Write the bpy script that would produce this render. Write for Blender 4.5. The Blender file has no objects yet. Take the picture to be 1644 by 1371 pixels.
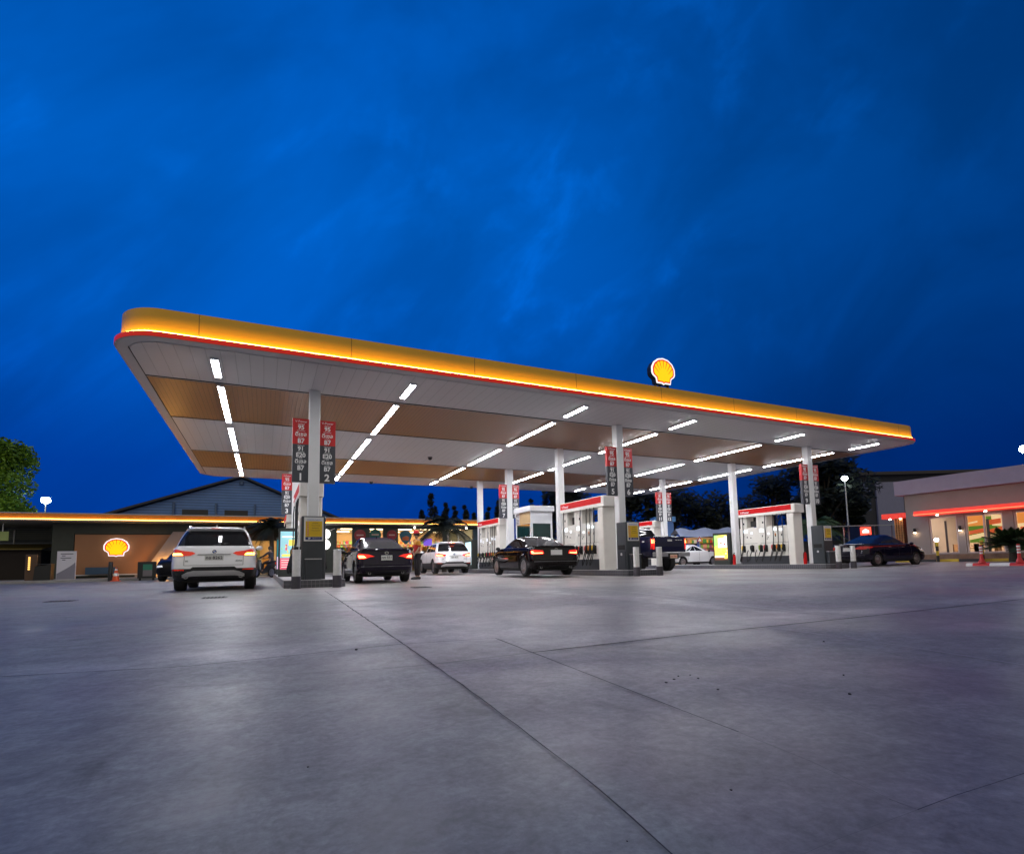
import bpy, bmesh, math, random
import numpy as np
from mathutils import Vector, Matrix
from mathutils.bvhtree import BVHTree
random.seed(7)
SC = bpy.context.scene
COL = SC.collection
R = math.radians

# ------------------------------------------------------------------ camera
HCAM = 0.5196
ROLL, PITCH, YAW = R(-1.194), R(5.228), R(25.673)
Fv = Vector((math.sin(YAW)*math.cos(PITCH), math.cos(YAW)*math.cos(PITCH), math.sin(PITCH)))
Rv0 = Vector((math.cos(YAW), -math.sin(YAW), 0)); Uv0 = Rv0.cross(Fv)
Rv = Rv0*math.cos(ROLL)+Uv0*math.sin(ROLL); Uv = Uv0*math.cos(ROLL)-Rv0*math.sin(ROLL)
cd = bpy.data.cameras.new('camera'); cam = bpy.data.objects.new('camera', cd); COL.objects.link(cam)
M4 = Matrix((Rv, Uv, -Fv)).transposed().to_4x4(); M4.translation = (0, 0, HCAM)
cam.matrix_world = M4
cd.sensor_fit = 'HORIZONTAL'; cd.sensor_width = 36; cd.lens = 36*856.532/1644
cd.shift_x = (822-835.16)/1644; cd.shift_y = (824.974-685.5)/1644
cd.clip_start = 0.05; cd.clip_end = 2000
SC.camera = cam

# ------------------------------------------------------------------ world, exposure
SC.view_settings.view_transform = 'Standard'; SC.view_settings.look = 'None'
SC.view_settings.exposure = 0.0; SC.view_settings.gamma = 1.0
W = bpy.data.worlds.new('World'); SC.world = W; W.use_nodes = True
def build_world():
    nt = W.node_tree; N = nt.nodes; L = nt.links; N.clear()
    out = N.new('ShaderNodeOutputWorld'); bg = N.new('ShaderNodeBackground'); L.new(bg.outputs[0], out.inputs[0])
    tc = N.new('ShaderNodeTexCoord'); D = tc.outputs['Generated']
    def dot(v):
        n = N.new('ShaderNodeVectorMath'); n.operation = 'DOT_PRODUCT'; L.new(D, n.inputs[0]); n.inputs[1].default_value = v; return n.outputs['Value']
    def mr(s, a, b, c, d, sm=True):
        n = N.new('ShaderNodeMapRange'); n.interpolation_type = 'SMOOTHSTEP' if sm else 'LINEAR'
        L.new(s, n.inputs[0]); n.inputs[1].default_value = a; n.inputs[2].default_value = b; n.inputs[3].default_value = c; n.inputs[4].default_value = d; return n.outputs[0]
    def mul(a, b):
        n = N.new('ShaderNodeMath'); n.operation = 'MULTIPLY'
        for i, q in enumerate((a, b)):
            if isinstance(q, (int, float)): n.inputs[i].default_value = q
            else: L.new(q, n.inputs[i])
        return n.outputs[0]
    # dusk blue by elevation
    cr = N.new('ShaderNodeValToRGB'); L.new(dot((0, 0, 1)), cr.inputs[0]); e = cr.color_ramp.elements
    e[0].position = 0.0; e[0].color = (0.0, 0.029, 0.225, 1); e[1].position = 0.75; e[1].color = (0.0, 0.082, 0.41, 1)
    q = e.new(0.16); q.color = (0.0, 0.041, 0.30, 1); q = e.new(0.36); q.color = (0.0, 0.085, 0.45, 1); q = e.new(0.55); q.color = (0.0, 0.094, 0.46, 1)
    # darker towards the right of the street, streaky clouds
    az = mr(dot((0.9013, -0.4331, 0)), -0.25, 0.75, 1.06, 0.44)
    # wind-drawn cloud: noise stretched along one direction of the sky, strongest in a few places
    S1 = (Rv0*.62+Vector((0, 0, 1))*.72+Vector((Fv.x, Fv.y, 0))*.25).normalized(); S2 = S1.cross(Fv).normalized(); S3 = S1.cross(S2)
    def streak(k1, k2, sc, det, dist, off):
        c = N.new('ShaderNodeCombineXYZ'); L.new(mul(dot(tuple(S1)), k1), c.inputs[0]); L.new(mul(dot(tuple(S2)), k2), c.inputs[1]); L.new(mul(dot(tuple(S3)), k2), c.inputs[2])
        ad = N.new('ShaderNodeVectorMath'); ad.operation = 'ADD'; L.new(c.outputs[0], ad.inputs[0]); ad.inputs[1].default_value = off
        n = N.new('ShaderNodeTexNoise'); n.inputs['Scale'].default_value = sc; n.inputs['Detail'].default_value = det; n.inputs['Roughness'].default_value = .55; n.inputs['Distortion'].default_value = dist; L.new(ad.outputs[0], n.inputs['Vector']); return n.outputs['Fac']
    def add(a, b):
        n = N.new('ShaderNodeMath'); n.operation = 'ADD'; L.new(a, n.inputs[0]); L.new(b, n.inputs[1]); return n.outputs[0]
    nz2 = streak(1.5, 2.2, 1.6, 4, .3, (3.1, .7, 5.2)); where = mr(nz2, .42, .66, 0.0, 1.0)
    fine = mul(mr(streak(2.0, 13, 1.0, 6, .35, (1.3, 4.2, 2.2)), .44, .78, 0.0, .45), where)
    broad = mr(streak(1.0, 3.4, 1.3, 5, .5, (7.7, 2.0, .4)), .32, .70, .86, 1.16)
    one = N.new('ShaderNodeValue'); one.outputs[0].default_value = 1.0
    cl = mul(add(one.outputs[0], fine), broad)
    dusk = N.new('ShaderNodeVectorMath'); dusk.operation = 'SCALE'; L.new(cr.outputs[0], dusk.inputs[0]); L.new(mul(az, cl), dusk.inputs['Scale'])
    # a little of the physical sky just after sunset behind the camera
    sky = N.new('ShaderNodeTexSky'); sky.sky_type = 'NISHITA'; sky.sun_disc = False; sky.sun_elevation = R(-3); sky.sun_rotation = R(205.7)
    ss = N.new('ShaderNodeVectorMath'); ss.operation = 'SCALE'; L.new(sky.outputs[0], ss.inputs[0]); ss.inputs['Scale'].default_value = 0.0
    # pale afterglow of the sunset half of the sky, behind the camera
    gl = mr(dot((-0.4331, -0.9013, 0.12)), -0.15, 0.85, 0.0, 1.0)
    mx = N.new('ShaderNodeMix'); mx.data_type = 'RGBA'; L.new(gl, mx.inputs['Factor']); L.new(dusk.outputs[0], mx.inputs['A']); mx.inputs['B'].default_value = (0.52, 0.49, 0.42, 1)
    ad = N.new('ShaderNodeVectorMath'); ad.operation = 'ADD'; L.new(mx.outputs['Result'], ad.inputs[0]); L.new(ss.outputs[0], ad.inputs[1])
    L.new(ad.outputs[0], bg.inputs[0]); bg.inputs[1].default_value = 1.0
build_world()
SC.render.engine = 'CYCLES'
SC.cycles.use_denoising = True
SC.cycles.max_bounces = 6; SC.cycles.diffuse_bounces = 3; SC.cycles.glossy_bounces = 3; SC.cycles.transmission_bounces = 4
SC.cycles.caustics_reflective = False; SC.cycles.caustics_refractive = False
SC.cycles.sample_clamp_indirect = 6.0

# ------------------------------------------------------------------ materials
MATS = {}
def mat(name, col=(.5, .5, .5), rough=.5, metal=0., emit=0., ecol=None, coat=0., spec=.5, noise=0., nscale=3., bump=0., bscale=40., trans=0.):
    if name in MATS: return MATS[name]
    m = bpy.data.materials.new(name); MATS[name] = m; m.use_nodes = True
    nt = m.node_tree; b = nt.nodes['Principled BSDF']
    b.inputs['Base Color'].default_value = (*col, 1); b.inputs['Roughness'].default_value = rough; b.inputs['Metallic'].default_value = metal
    b.inputs['Specular IOR Level'].default_value = spec
    if coat: b.inputs['Coat Weight'].default_value = coat; b.inputs['Coat Roughness'].default_value = .03
    if trans: b.inputs['Transmission Weight'].default_value = trans; b.inputs['IOR'].default_value = 1.05
    if emit:
        b.inputs['Emission Color'].default_value = (*(ecol or col), 1); b.inputs['Emission Strength'].default_value = emit
    if noise or bump:
        tc = nt.nodes.new('ShaderNodeTexCoord')
    if noise:
        n = nt.nodes.new('ShaderNodeTexNoise'); n.inputs['Scale'].default_value = nscale; n.inputs['Detail'].default_value = 6; n.inputs['Roughness'].default_value = .6
        nt.links.new(tc.outputs['Object'], n.inputs['Vector'])
        mr = nt.nodes.new('ShaderNodeMapRange'); nt.links.new(n.outputs['Fac'], mr.inputs[0]); mr.inputs[1].default_value = .3; mr.inputs[2].default_value = .7
        mr.inputs[3].default_value = 1-noise; mr.inputs[4].default_value = 1+noise
        v = nt.nodes.new('ShaderNodeVectorMath'); v.operation = 'SCALE'; v.inputs[0].default_value = col; nt.links.new(mr.outputs[0], v.inputs['Scale'])
        nt.links.new(v.outputs[0], b.inputs['Base Color'])
        mr2 = nt.nodes.new('ShaderNodeMapRange'); nt.links.new(n.outputs['Fac'], mr2.inputs[0]); mr2.inputs[3].default_value = max(0, rough-.12*min(1, noise*4)); mr2.inputs[4].default_value = min(1, rough+.12*min(1, noise*4))
        nt.links.new(mr2.outputs[0], b.inputs['Roughness'])
    if bump:
        n2 = nt.nodes.new('ShaderNodeTexNoise'); n2.inputs['Scale'].default_value = bscale; n2.inputs['Detail'].default_value = 4; nt.links.new(tc.outputs['Object'], n2.inputs['Vector'])
        bp = nt.nodes.new('ShaderNodeBump'); bp.inputs['Strength'].default_value = bump; bp.inputs['Distance'].default_value = .02; nt.links.new(n2.outputs['Fac'], bp.inputs['Height'])
        nt.links.new(bp.outputs[0], b.inputs['Normal'])
    return m

def wave_lines(m, axis, pitch, width, dark, bump=.4, extra_rough=0.):
    """thin joint lines every PITCH metres along an object axis, in colour and relief"""
    nt = m.node_tree; b = nt.nodes['Principled BSDF']; N = nt.nodes; L = nt.links
    tc = N.new('ShaderNodeTexCoord'); sp = N.new('ShaderNodeSeparateXYZ'); L.new(tc.outputs['Object'], sp.inputs[0])
    md = N.new('ShaderNodeMath'); md.operation = 'PINGPONG'; L.new(sp.outputs[axis], md.inputs[0]); md.inputs[1].default_value = pitch/2
    mr = N.new('ShaderNodeMapRange'); mr.interpolation_type = 'SMOOTHSTEP'; L.new(md.outputs[0], mr.inputs[0]); mr.inputs[1].default_value = width*.5; mr.inputs[2].default_value = width; mr.inputs[3].default_value = dark; mr.inputs[4].default_value = 1
    src = b.inputs['Base Color'].links[0].from_socket if b.inputs['Base Color'].links else None
    v = N.new('ShaderNodeVectorMath'); v.operation = 'SCALE'
    if src: L.new(src, v.inputs[0])
    else: v.inputs[0].default_value = b.inputs['Base Color'].default_value[:3]
    L.new(mr.outputs[0], v.inputs['Scale']); L.new(v.outputs[0], b.inputs['Base Color'])
    bp = N.new('ShaderNodeBump'); bp.inputs['Strength'].default_value = bump; bp.inputs['Distance'].default_value = .02
    L.new(mr.outputs[0], bp.inputs['Height']); L.new(bp.outputs[0], b.inputs['Normal'])
    return m

white_steel = mat('white_steel', (.74, .74, .74), .32, noise=.05, nscale=1.5)
white_paint = mat('white_paint', (.78, .77, .75), .35, noise=.06, nscale=2.5)
slate = mat('slate_panel', (.035, .042, .050), .38, noise=.12, nscale=3)
slate2 = mat('slate_box', (.028, .034, .042), .42, noise=.12, nscale=5)
black = mat('black_plastic', (.008, .008, .009), .45)
rubber = mat('rubber', (.012, .012, .013), .7)
chrome = mat('chrome', (.75, .75, .77), .12, metal=1)
alu = mat('brushed_metal', (.55, .55, .57), .3, metal=1, noise=.06, nscale=8)
glass_dark = mat('tinted_glass', (.006, .007, .009), .04, spec=.6)
red_p = mat('red_panel', (.58, .006, .008), .5, spec=.2)
dark_gap = mat('dark_gap', (.01, .01, .01), .8)
text_w = mat('white_lettering', (.82, .82, .82), .45)
text_d = mat('dark_lettering', (.03, .03, .05), .5)

# ------------------------------------------------------------------ object helpers
def tag(o, label=None, cat=None, group=None, kind=None):
    if label: o['label'] = label
    if cat: o['category'] = cat
    if group: o['group'] = group
    if kind: o['kind'] = kind
    return o
def empty(name, loc=(0, 0, 0), rz=0., label=None, cat=None, group=None):
    o = bpy.data.objects.new(name, None); COL.objects.link(o); o.location = loc; o.rotation_euler = (0, 0, rz)
    o.empty_display_size = .2
    return tag(o, label, cat, group)
def link(name, me, parent=None):
    o = bpy.data.objects.new(name, me); COL.objects.link(o)
    if parent is not None: o.parent = parent
    return o
def copy_tree(o, parent=None):
    c = o.copy(); COL.objects.link(c)
    if parent is not None: c.parent = parent
    for ch in list(o.children): copy_tree(ch, c)
    return c
class MB:
    """collects faces into one mesh with material slots"""
    def __init__(s): s.v = []; s.f = []; s.mi = []; s.mats = []; s.smooth = []
    def m(s, mt):
        if mt not in s.mats: s.mats.append(mt)
        return s.mats.index(mt)
    def face(s, idx, mt, sm=False): s.f.append(idx); s.mi.append(s.m(mt)); s.smooth.append(sm)
    def add(s, vs, fs, mt, sm=False):
        b = len(s.v); s.v += [tuple(p) for p in vs]
        for f in fs: s.face([b+i for i in f], mt, sm)
        return b
    def box(s, x0, x1, y0, y1, z0, z1, mt):
        s.add([(x0, y0, z0), (x1, y0, z0), (x1, y1, z0), (x0, y1, z0), (x0, y0, z1), (x1, y0, z1), (x1, y1, z1), (x0, y1, z1)],
              [(0, 3, 2, 1), (4, 5, 6, 7), (0, 1, 5, 4), (1, 2, 6, 5), (2, 3, 7, 6), (3, 0, 4, 7)], mt); return s
    def cbox(s, x0, x1, y0, y1, z0, z1, mt, c=.02):
        """box whose vertical edges and top edge are chamfered"""
        def ring(i, z): return [(x0+c+i, y0+i, z), (x1-c-i, y0+i, z), (x1-i, y0+c+i, z), (x1-i, y1-c-i, z), (x1-c-i, y1-i, z), (x0+c+i, y1-i, z), (x0+i, y1-c-i, z), (x0+i, y0+c+i, z)]
        vs = ring(0, z0)+ring(0, z1-c*.7)+ring(c*.7, z1)
        fs = [tuple(range(7, -1, -1)), tuple(range(16, 24))]
        for k in (0, 8):
            for i in range(8): fs.append((k+i, k+(i+1) % 8, k+8+(i+1) % 8, k+8+i))
        s.add(vs, fs, mt); return s
    def prism(s, poly, axis, a, b, mt, side=None):
        """poly in the two other axes, extruded along AXIS from a to b"""
        def P(u, v, w): return {'x': (w, u, v), 'y': (u, w, v), 'z': (u, v, w)}[axis]
        n = len(poly); vs = [P(u, v, a) for u, v in poly]+[P(u, v, b) for u, v in poly]
        base = len(s.v); s.v += vs
        s.face([base+i for i in range(n)][::-1], mt); s.face([base+n+i for i in range(n)], mt)
        for i in range(n): s.face([base+i, base+(i+1) % n, base+n+(i+1) % n, base+n+i], side or mt)
        return s
    def tube(s, pts, r, mt, n=8, cap=True):
        pts = [Vector(p) for p in pts]; rr = r if isinstance(r, (list, tuple)) else [r]*len(pts)
        base = len(s.v); up = None
        for i, p in enumerate(pts):
            t = (pts[min(i+1, len(pts)-1)]-pts[max(i-1, 0)]).normalized()
            if up is None: up = t.orthogonal().normalized()
            else:
                up = (up-t*up.dot(t))
                up = up.normalized() if up.length > 1e-6 else t.orthogonal().normalized()
            q = t.cross(up)
            for k in range(n):
                a = 2*math.pi*k/n; s.v.append(tuple(p+(up*math.cos(a)+q*math.sin(a))*rr[i]))
        for i in range(len(pts)-1):
            for k in range(n): s.face([base+i*n+k, base+i*n+(k+1) % n, base+(i+1)*n+(k+1) % n, base+(i+1)*n+k], mt, True)
        if cap:
            s.face([base+k for k in range(n)][::-1], mt); s.face([base+(len(pts)-1)*n+k for k in range(n)], mt)
        return s
    def lathe(s, prof, mt, axis='z', c=(0, 0, 0), n=24, caps=True):
        base = len(s.v)
        for r, h in prof:
            for k in range(n):
                a = 2*math.pi*k/n; u, v = r*math.cos(a), r*math.sin(a)
                p = {'z': (u, v, h), 'x': (h, u, v), 'y': (u, h, v)}[axis]
                s.v.append((p[0]+c[0], p[1]+c[1], p[2]+c[2]))
        for i in range(len(prof)-1):
            for k in range(n):
                f = [base+i*n+k, base+i*n+(k+1) % n, base+(i+1)*n+(k+1) % n, base+(i+1)*n+k]
                s.face(f[::-1] if axis == 'y' else f, mt, True)
        if caps:
            s.face([base+k for k in range(n)][::-1], mt); s.face([base+(len(prof)-1)*n+k for k in range(n)], mt)
        return s
    def sphere(s, c, r, mt, n=14, sc=(1, 1, 1)):
        prof = [(max(1e-4, math.sin(math.pi*i/(n//2))*r), -math.cos(math.pi*i/(n//2))*r) for i in range(n//2+1)]
        b = len(s.v); s.lathe(prof, mt, 'z', (0, 0, 0), n)
        for i in range(b, len(s.v)): x, y, z = s.v[i]; s.v[i] = (x*sc[0]+c[0], y*sc[1]+c[1], z*sc[2]+c[2])
        return s
    def mesh(s, name, sharp=35):
        me = bpy.data.meshes.new(name); me.from_pydata(s.v, [], s.f)
        for m in s.mats: me.materials.append(m)
        me.polygons.foreach_set('material_index', s.mi); me.polygons.foreach_set('use_smooth', s.smooth)
        me.update()
        if any(s.smooth): me.set_sharp_from_angle(angle=R(sharp))
        return me
    def build(s, name, parent=None, sharp=35): return link(name, s.mesh(name, sharp), parent)

TXT = {}
def text(name, body, size, mt, parent, loc, rot=(R(90), 0, 0), bold=.0, ext=.003, sx=1.0, align='CENTER', spacing=1.0):
    key = (body, size, mt.name, bold, ext, align, spacing)
    if key not in TXT:
        cu = bpy.data.curves.new(name, 'FONT'); cu.body = body; cu.size = size; cu.align_x = align; cu.offset = bold*size; cu.extrude = ext; cu.resolution_u = 3; cu.space_character = spacing
        o = bpy.data.objects.new(name, cu); COL.objects.link(o)
        bpy.context.view_layer.update()
        me = bpy.data.meshes.new_from_object(o.evaluated_get(bpy.context.evaluated_depsgraph_get()))
        bpy.data.objects.remove(o); bpy.data.curves.remove(cu)
        me.materials.clear(); me.materials.append(mt); TXT[key] = me
    o = link(name, TXT[key], parent); o.location = loc; o.rotation_euler = rot; o.scale = (sx, 1, 1)
    return o

def ground_z(x, y):
    t = min(1, max(0, (x-22)/12)); return .10*t*t*(3-2*t)

# ------------------------------------------------------------------ ground
def build_ground():
    m = bpy.data.materials.new('forecourt_concrete'); m.use_nodes = True; nt = m.node_tree; N = nt.nodes; L = nt.links; b = N['Principled BSDF']
    tc = N.new('ShaderNodeTexCoord')
    def noise(s, det=6, rough=.6, dist=0., sc=(1, 1, 1)):
        mp = N.new('ShaderNodeMapping'); L.new(tc.outputs['Object'], mp.inputs[0]); mp.inputs['Scale'].default_value = sc
        n = N.new('ShaderNodeTexNoise'); n.inputs['Scale'].default_value = s; n.inputs['Detail'].default_value = det; n.inputs['Roughness'].default_value = rough; n.inputs['Distortion'].default_value = dist
        L.new(mp.outputs[0], n.inputs['Vector']); return n.outputs['Fac']
    def mr(s, a, bb, c, d):
        n = N.new('ShaderNodeMapRange'); n.interpolation_type = 'SMOOTHSTEP'; L.new(s, n.inputs[0])
        for i, v in enumerate((a, bb, c, d)): n.inputs[i+1].default_value = v
        return n.outputs[0]
    def mul(a, c):
        n = N.new('ShaderNodeMath'); n.operation = 'MULTIPLY'; L.new(a, n.inputs[0]); L.new(c, n.inputs[1]); return n.outputs[0]
    big = noise(.35, 4, .55, .8); mid = noise(2.2, 7, .68, .5, (1, 1.6, 1)); fine = noise(38, 5, .7); pit = noise(120, 2, .5)
    # slabs poured at different times differ a little in tone
    vor = N.new('ShaderNodeTexVoronoi'); vor.inputs['Scale'].default_value = .16; vor.distance = 'CHEBYCHEV'; L.new(tc.outputs['Object'], vor.inputs['Vector'])
    sep = N.new('ShaderNodeSeparateColor'); L.new(vor.outputs['Color'], sep.inputs[0])
    f = mul(mul(mr(big, .3, .7, .88, 1.12), mr(mid, .28, .72, .86, 1.13)), mul(mr(fine, .25, .75, .78, 1.18), mr(sep.outputs[0], 0, 1, .94, 1.06)))
    stain = mr(noise(1.7, 7, .66, 1.0), .54, .72, 1.0, .66)
    blot = mr(noise(9.0, 9, .78, .5), .32, .68, .76, 1.18)
    drag = mr(noise(3.2, 6, .65, .3, (.35, 1.7, 1)), .56, .70, 1.0, .86)
    f = mul(mul(f, stain), mul(blot, drag))
    # smoother bands along the joints, their specular sheen also painted in as paler colour
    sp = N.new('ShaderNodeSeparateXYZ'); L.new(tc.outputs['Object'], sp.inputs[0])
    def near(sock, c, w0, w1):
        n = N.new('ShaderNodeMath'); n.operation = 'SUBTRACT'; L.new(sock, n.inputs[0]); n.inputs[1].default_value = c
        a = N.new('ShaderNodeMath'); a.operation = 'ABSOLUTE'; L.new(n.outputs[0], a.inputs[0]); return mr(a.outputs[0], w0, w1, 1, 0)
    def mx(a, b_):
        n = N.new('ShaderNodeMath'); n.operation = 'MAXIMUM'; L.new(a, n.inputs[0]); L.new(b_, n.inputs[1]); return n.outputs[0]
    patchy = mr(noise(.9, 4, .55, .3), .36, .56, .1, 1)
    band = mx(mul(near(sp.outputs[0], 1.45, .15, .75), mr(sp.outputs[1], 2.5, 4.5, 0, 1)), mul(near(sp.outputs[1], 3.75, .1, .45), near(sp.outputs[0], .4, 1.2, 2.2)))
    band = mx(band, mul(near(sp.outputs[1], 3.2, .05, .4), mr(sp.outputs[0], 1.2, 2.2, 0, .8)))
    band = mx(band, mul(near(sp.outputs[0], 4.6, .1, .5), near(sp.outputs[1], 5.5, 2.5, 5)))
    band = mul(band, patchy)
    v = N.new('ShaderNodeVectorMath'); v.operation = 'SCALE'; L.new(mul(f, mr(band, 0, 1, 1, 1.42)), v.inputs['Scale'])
    cmx = N.new('ShaderNodeMix'); cmx.data_type = 'RGBA'; slab = N.new('ShaderNodeMath'); slab.operation = 'MULTIPLY_ADD'; L.new(mul(mr(sp.outputs[0], .70, .84, 0, 1), mr(sp.outputs[1], 5, 9, 1, .5)), slab.inputs[0]); slab.inputs[1].default_value = .55; L.new(mr(noise(.45, 4, .5), .40, .62, 0, .45), slab.inputs[2]); L.new(slab.outputs[0], cmx.inputs['Factor']); cmx.inputs['A'].default_value = (.250, .256, .238, 1); cmx.inputs['B'].default_value = (.250, .205, .222, 1)  # slab tone, plus red reflections put into the colour as pinkish patches
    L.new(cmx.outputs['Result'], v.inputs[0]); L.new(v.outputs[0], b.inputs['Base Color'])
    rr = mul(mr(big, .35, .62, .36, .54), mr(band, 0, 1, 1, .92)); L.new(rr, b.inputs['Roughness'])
    b.inputs['Specular IOR Level'].default_value = .24
    bp = N.new('ShaderNodeBump'); bp.inputs['Strength'].default_value = .35; bp.inputs['Distance'].default_value = .0016
    ad = N.new('ShaderNodeMath'); ad.operation = 'ADD'; L.new(fine, ad.inputs[0]); L.new(pit, ad.inputs[1]); L.new(fine, bp.inputs['Height']); L.new(bp.outputs[0], b.inputs['Normal'])
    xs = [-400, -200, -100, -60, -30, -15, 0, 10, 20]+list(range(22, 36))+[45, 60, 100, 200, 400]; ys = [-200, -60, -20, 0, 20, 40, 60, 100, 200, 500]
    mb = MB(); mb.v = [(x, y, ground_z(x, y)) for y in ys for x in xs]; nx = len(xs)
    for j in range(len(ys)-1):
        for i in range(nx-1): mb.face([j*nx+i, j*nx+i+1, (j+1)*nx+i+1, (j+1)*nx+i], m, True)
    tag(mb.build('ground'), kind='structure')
    # sawn joints and cracks: thin dark sheets lying on the slab
    jm = mat('joint_sealant', (.03, .03, .034), .75)
    jl = mat('joint_faded', (.14, .135, .14), .8)
    rnd = random.Random(3)
    def joint(pts, w, mt=jm, wob=.004, step=.12):
        out = []
        for a, c in zip(pts, pts[1:]):
            a, c = Vector((*a, 0)), Vector((*c, 0)); n = max(1, int((c-a).length/step))
            for i in range(n): out.append(a.lerp(c, i/n))
        out.append(Vector((*pts[-1], 0)))
        mb = MB(); vs = []
        for i, p in enumerate(out):
            t = (out[min(i+1, len(out)-1)]-out[max(0, i-1)]).normalized(); nrm = Vector((-t.y, t.x, 0))
            q = p+nrm*rnd.uniform(-wob, wob)*min(1, .15+max(0, p.y)*.15); ww = min(w*1.3, (.0006+.0019*max(0, p.y))*w/.009)*rnd.uniform(.6, 1.25)
            vs += [tuple(q+nrm*ww/2+Vector((0, 0, .004))), tuple(q-nrm*ww/2+Vector((0, 0, .004)))]
        mb.add(vs, [(2*i+1, 2*i+3, 2*i+2, 2*i) for i in range(len(out)-1)], mt)
        o = mb.build('pavement_joint'); tag(o, kind='structure')
    joint([(1.20, 12.3), (1.05, 8.5), (.83, 3.32), (.78, 2.24), (.74, 1.6), (.70, 1.07), (.66, .79), (.6, .3)], .012, wob=.005)
    joint([(.30, 2.80), (.79, 2.76), (1.41, 2.81)], .016, jl, wob=.003)
    joint([(1.41, 2.81), (2.62, 2.87), (4.51, 2.89), (7.62, 2.99), (12, 3.05)], .028, wob=.003)
    joint([(-3.2, 3.75), (-1.19, 3.62), (-.36, 3.42), (.1, 3.48), (.81, 3.57), (1.46, 3.48), (1.41, 2.81), (1.35, 2.04), (1.29, 1.21)], .014, jm, wob=.003)
    joint([(1.29, 1.21), (1.26, .95), (1.21, .73), (1.205, .68)], .007, jl)
    joint([(2.0, .66), (1.61, .67), (1.35, .68), (1.21, .68), (1.21, .735)], .008)
    joint([(1.21, .68), (.96, .68), (.82, .675)], .004, jl)
    pale = mat('joint_pale', (.40, .355, .37), .6)  # paler strips laid along two of the joint lines
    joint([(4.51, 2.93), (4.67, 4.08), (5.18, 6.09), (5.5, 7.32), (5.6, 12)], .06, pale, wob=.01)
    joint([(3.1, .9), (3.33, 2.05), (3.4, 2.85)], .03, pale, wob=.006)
build_ground()

# small bits lying on the forecourt and the drain covers
def pebble(x, y, s, label):
    s *= .6; mb = MB(); mb.sphere((0, 0, s*.35), s, mat('leaf_litter', (.035, .03, .03), .8), 10, (1, .7, .4))
    for i in range(len(mb.v)):
        p = mb.v[i]; k = random.uniform(.75, 1.2); mb.v[i] = (p[0]*k, p[1]*k, max(0, p[2]))
    o = mb.build('pebble'); o.location = (x, y, 0); o.rotation_euler = (0, 0, random.uniform(0, 6)); tag(o, label, 'pebble', 'dark specks of grit on the concrete')
for x, y, s in ((.10, .83, .010), (.115, 1.55, .006), (.53, 3.5, .022), (1.55, 1.83, .011), (1.62, 1.86, .011), (1.68, 1.9, .010), (1.72, 1.82, .012), (1.74, 1.89, .009), (1.64, 1.63, .011), (2.0, 1.33, .015), (2.3, 1.55, .010), (.96, .93, .006), (-.25, .95, .005), (.62, .86, .004), (3.1, 2.2, .012)):
    pebble(x, y, s, 'dark speck of grit on the bare concrete')
def grate(x, y, w, d, label):
    e = empty('drain_cover', (x, y, 0), 0, label, 'drain cover')
    mb = MB(); mb.box(-w/2, w/2, -d/2, d/2, .001, .008, mat('cover_frame', (.12, .12, .125), .6)); mb.build('frame', e)
    mb = MB()
    for i in range(6):
        t = -w/2+.02+(w-.04)*i/6; mb.box(t, t+(w-.04)/9, -d/2+.02, d/2-.02, .0085, .012, dark_gap)
    mb.build('slot', e)
grate(-.80, 11.3, .40, .42, 'small square drain cover behind the white car with amber lights')
grate(-3.27, 12.3, .42, .36, 'small drain cover alone on the dark open concrete')
grate(3.28, 12.2, .40, .40, 'small drain cover behind the dark sedan at pump 2')

# ------------------------------------------------------------------ canopy
CX = (1.20, 11.585, 21.95); CY = (15.75, 20.05, 25.45, 29.6)
X0, X1, Y0, Y1, ZS = -3.08, 26.3, 13.18, 32.5, 5.47
def outline(d, r=1.0, n=10):
    """rounded rectangle of the roof edge, moved in by d"""
    pts = []
    for cx, cy, a0 in ((X1-r, Y0+r, -90), (X1-r, Y1-r, 0), (X0+r, Y1-r, 90), (X0+r, Y0+r, 180)):
        for i in range(n+1):
            a = R(a0+90*i/n); pts.append((cx+(r-d)*math.cos(a), cy+(r-d)*math.sin(a)))
    return pts
def sweep(mb, prof, mt, sm=True):
    rings = [[(x, y, z) for x, y in outline(d)] for d, z in prof]; n = len(rings[0]); b = len(mb.v)
    for r in rings: mb.v += r
    for k in range(len(rings)-1):
        for i in range(n): mb.face([b+k*n+i, b+k*n+(i+1) % n, b+(k+1)*n+(i+1) % n, b+(k+1)*n+i], mt, sm)
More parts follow.
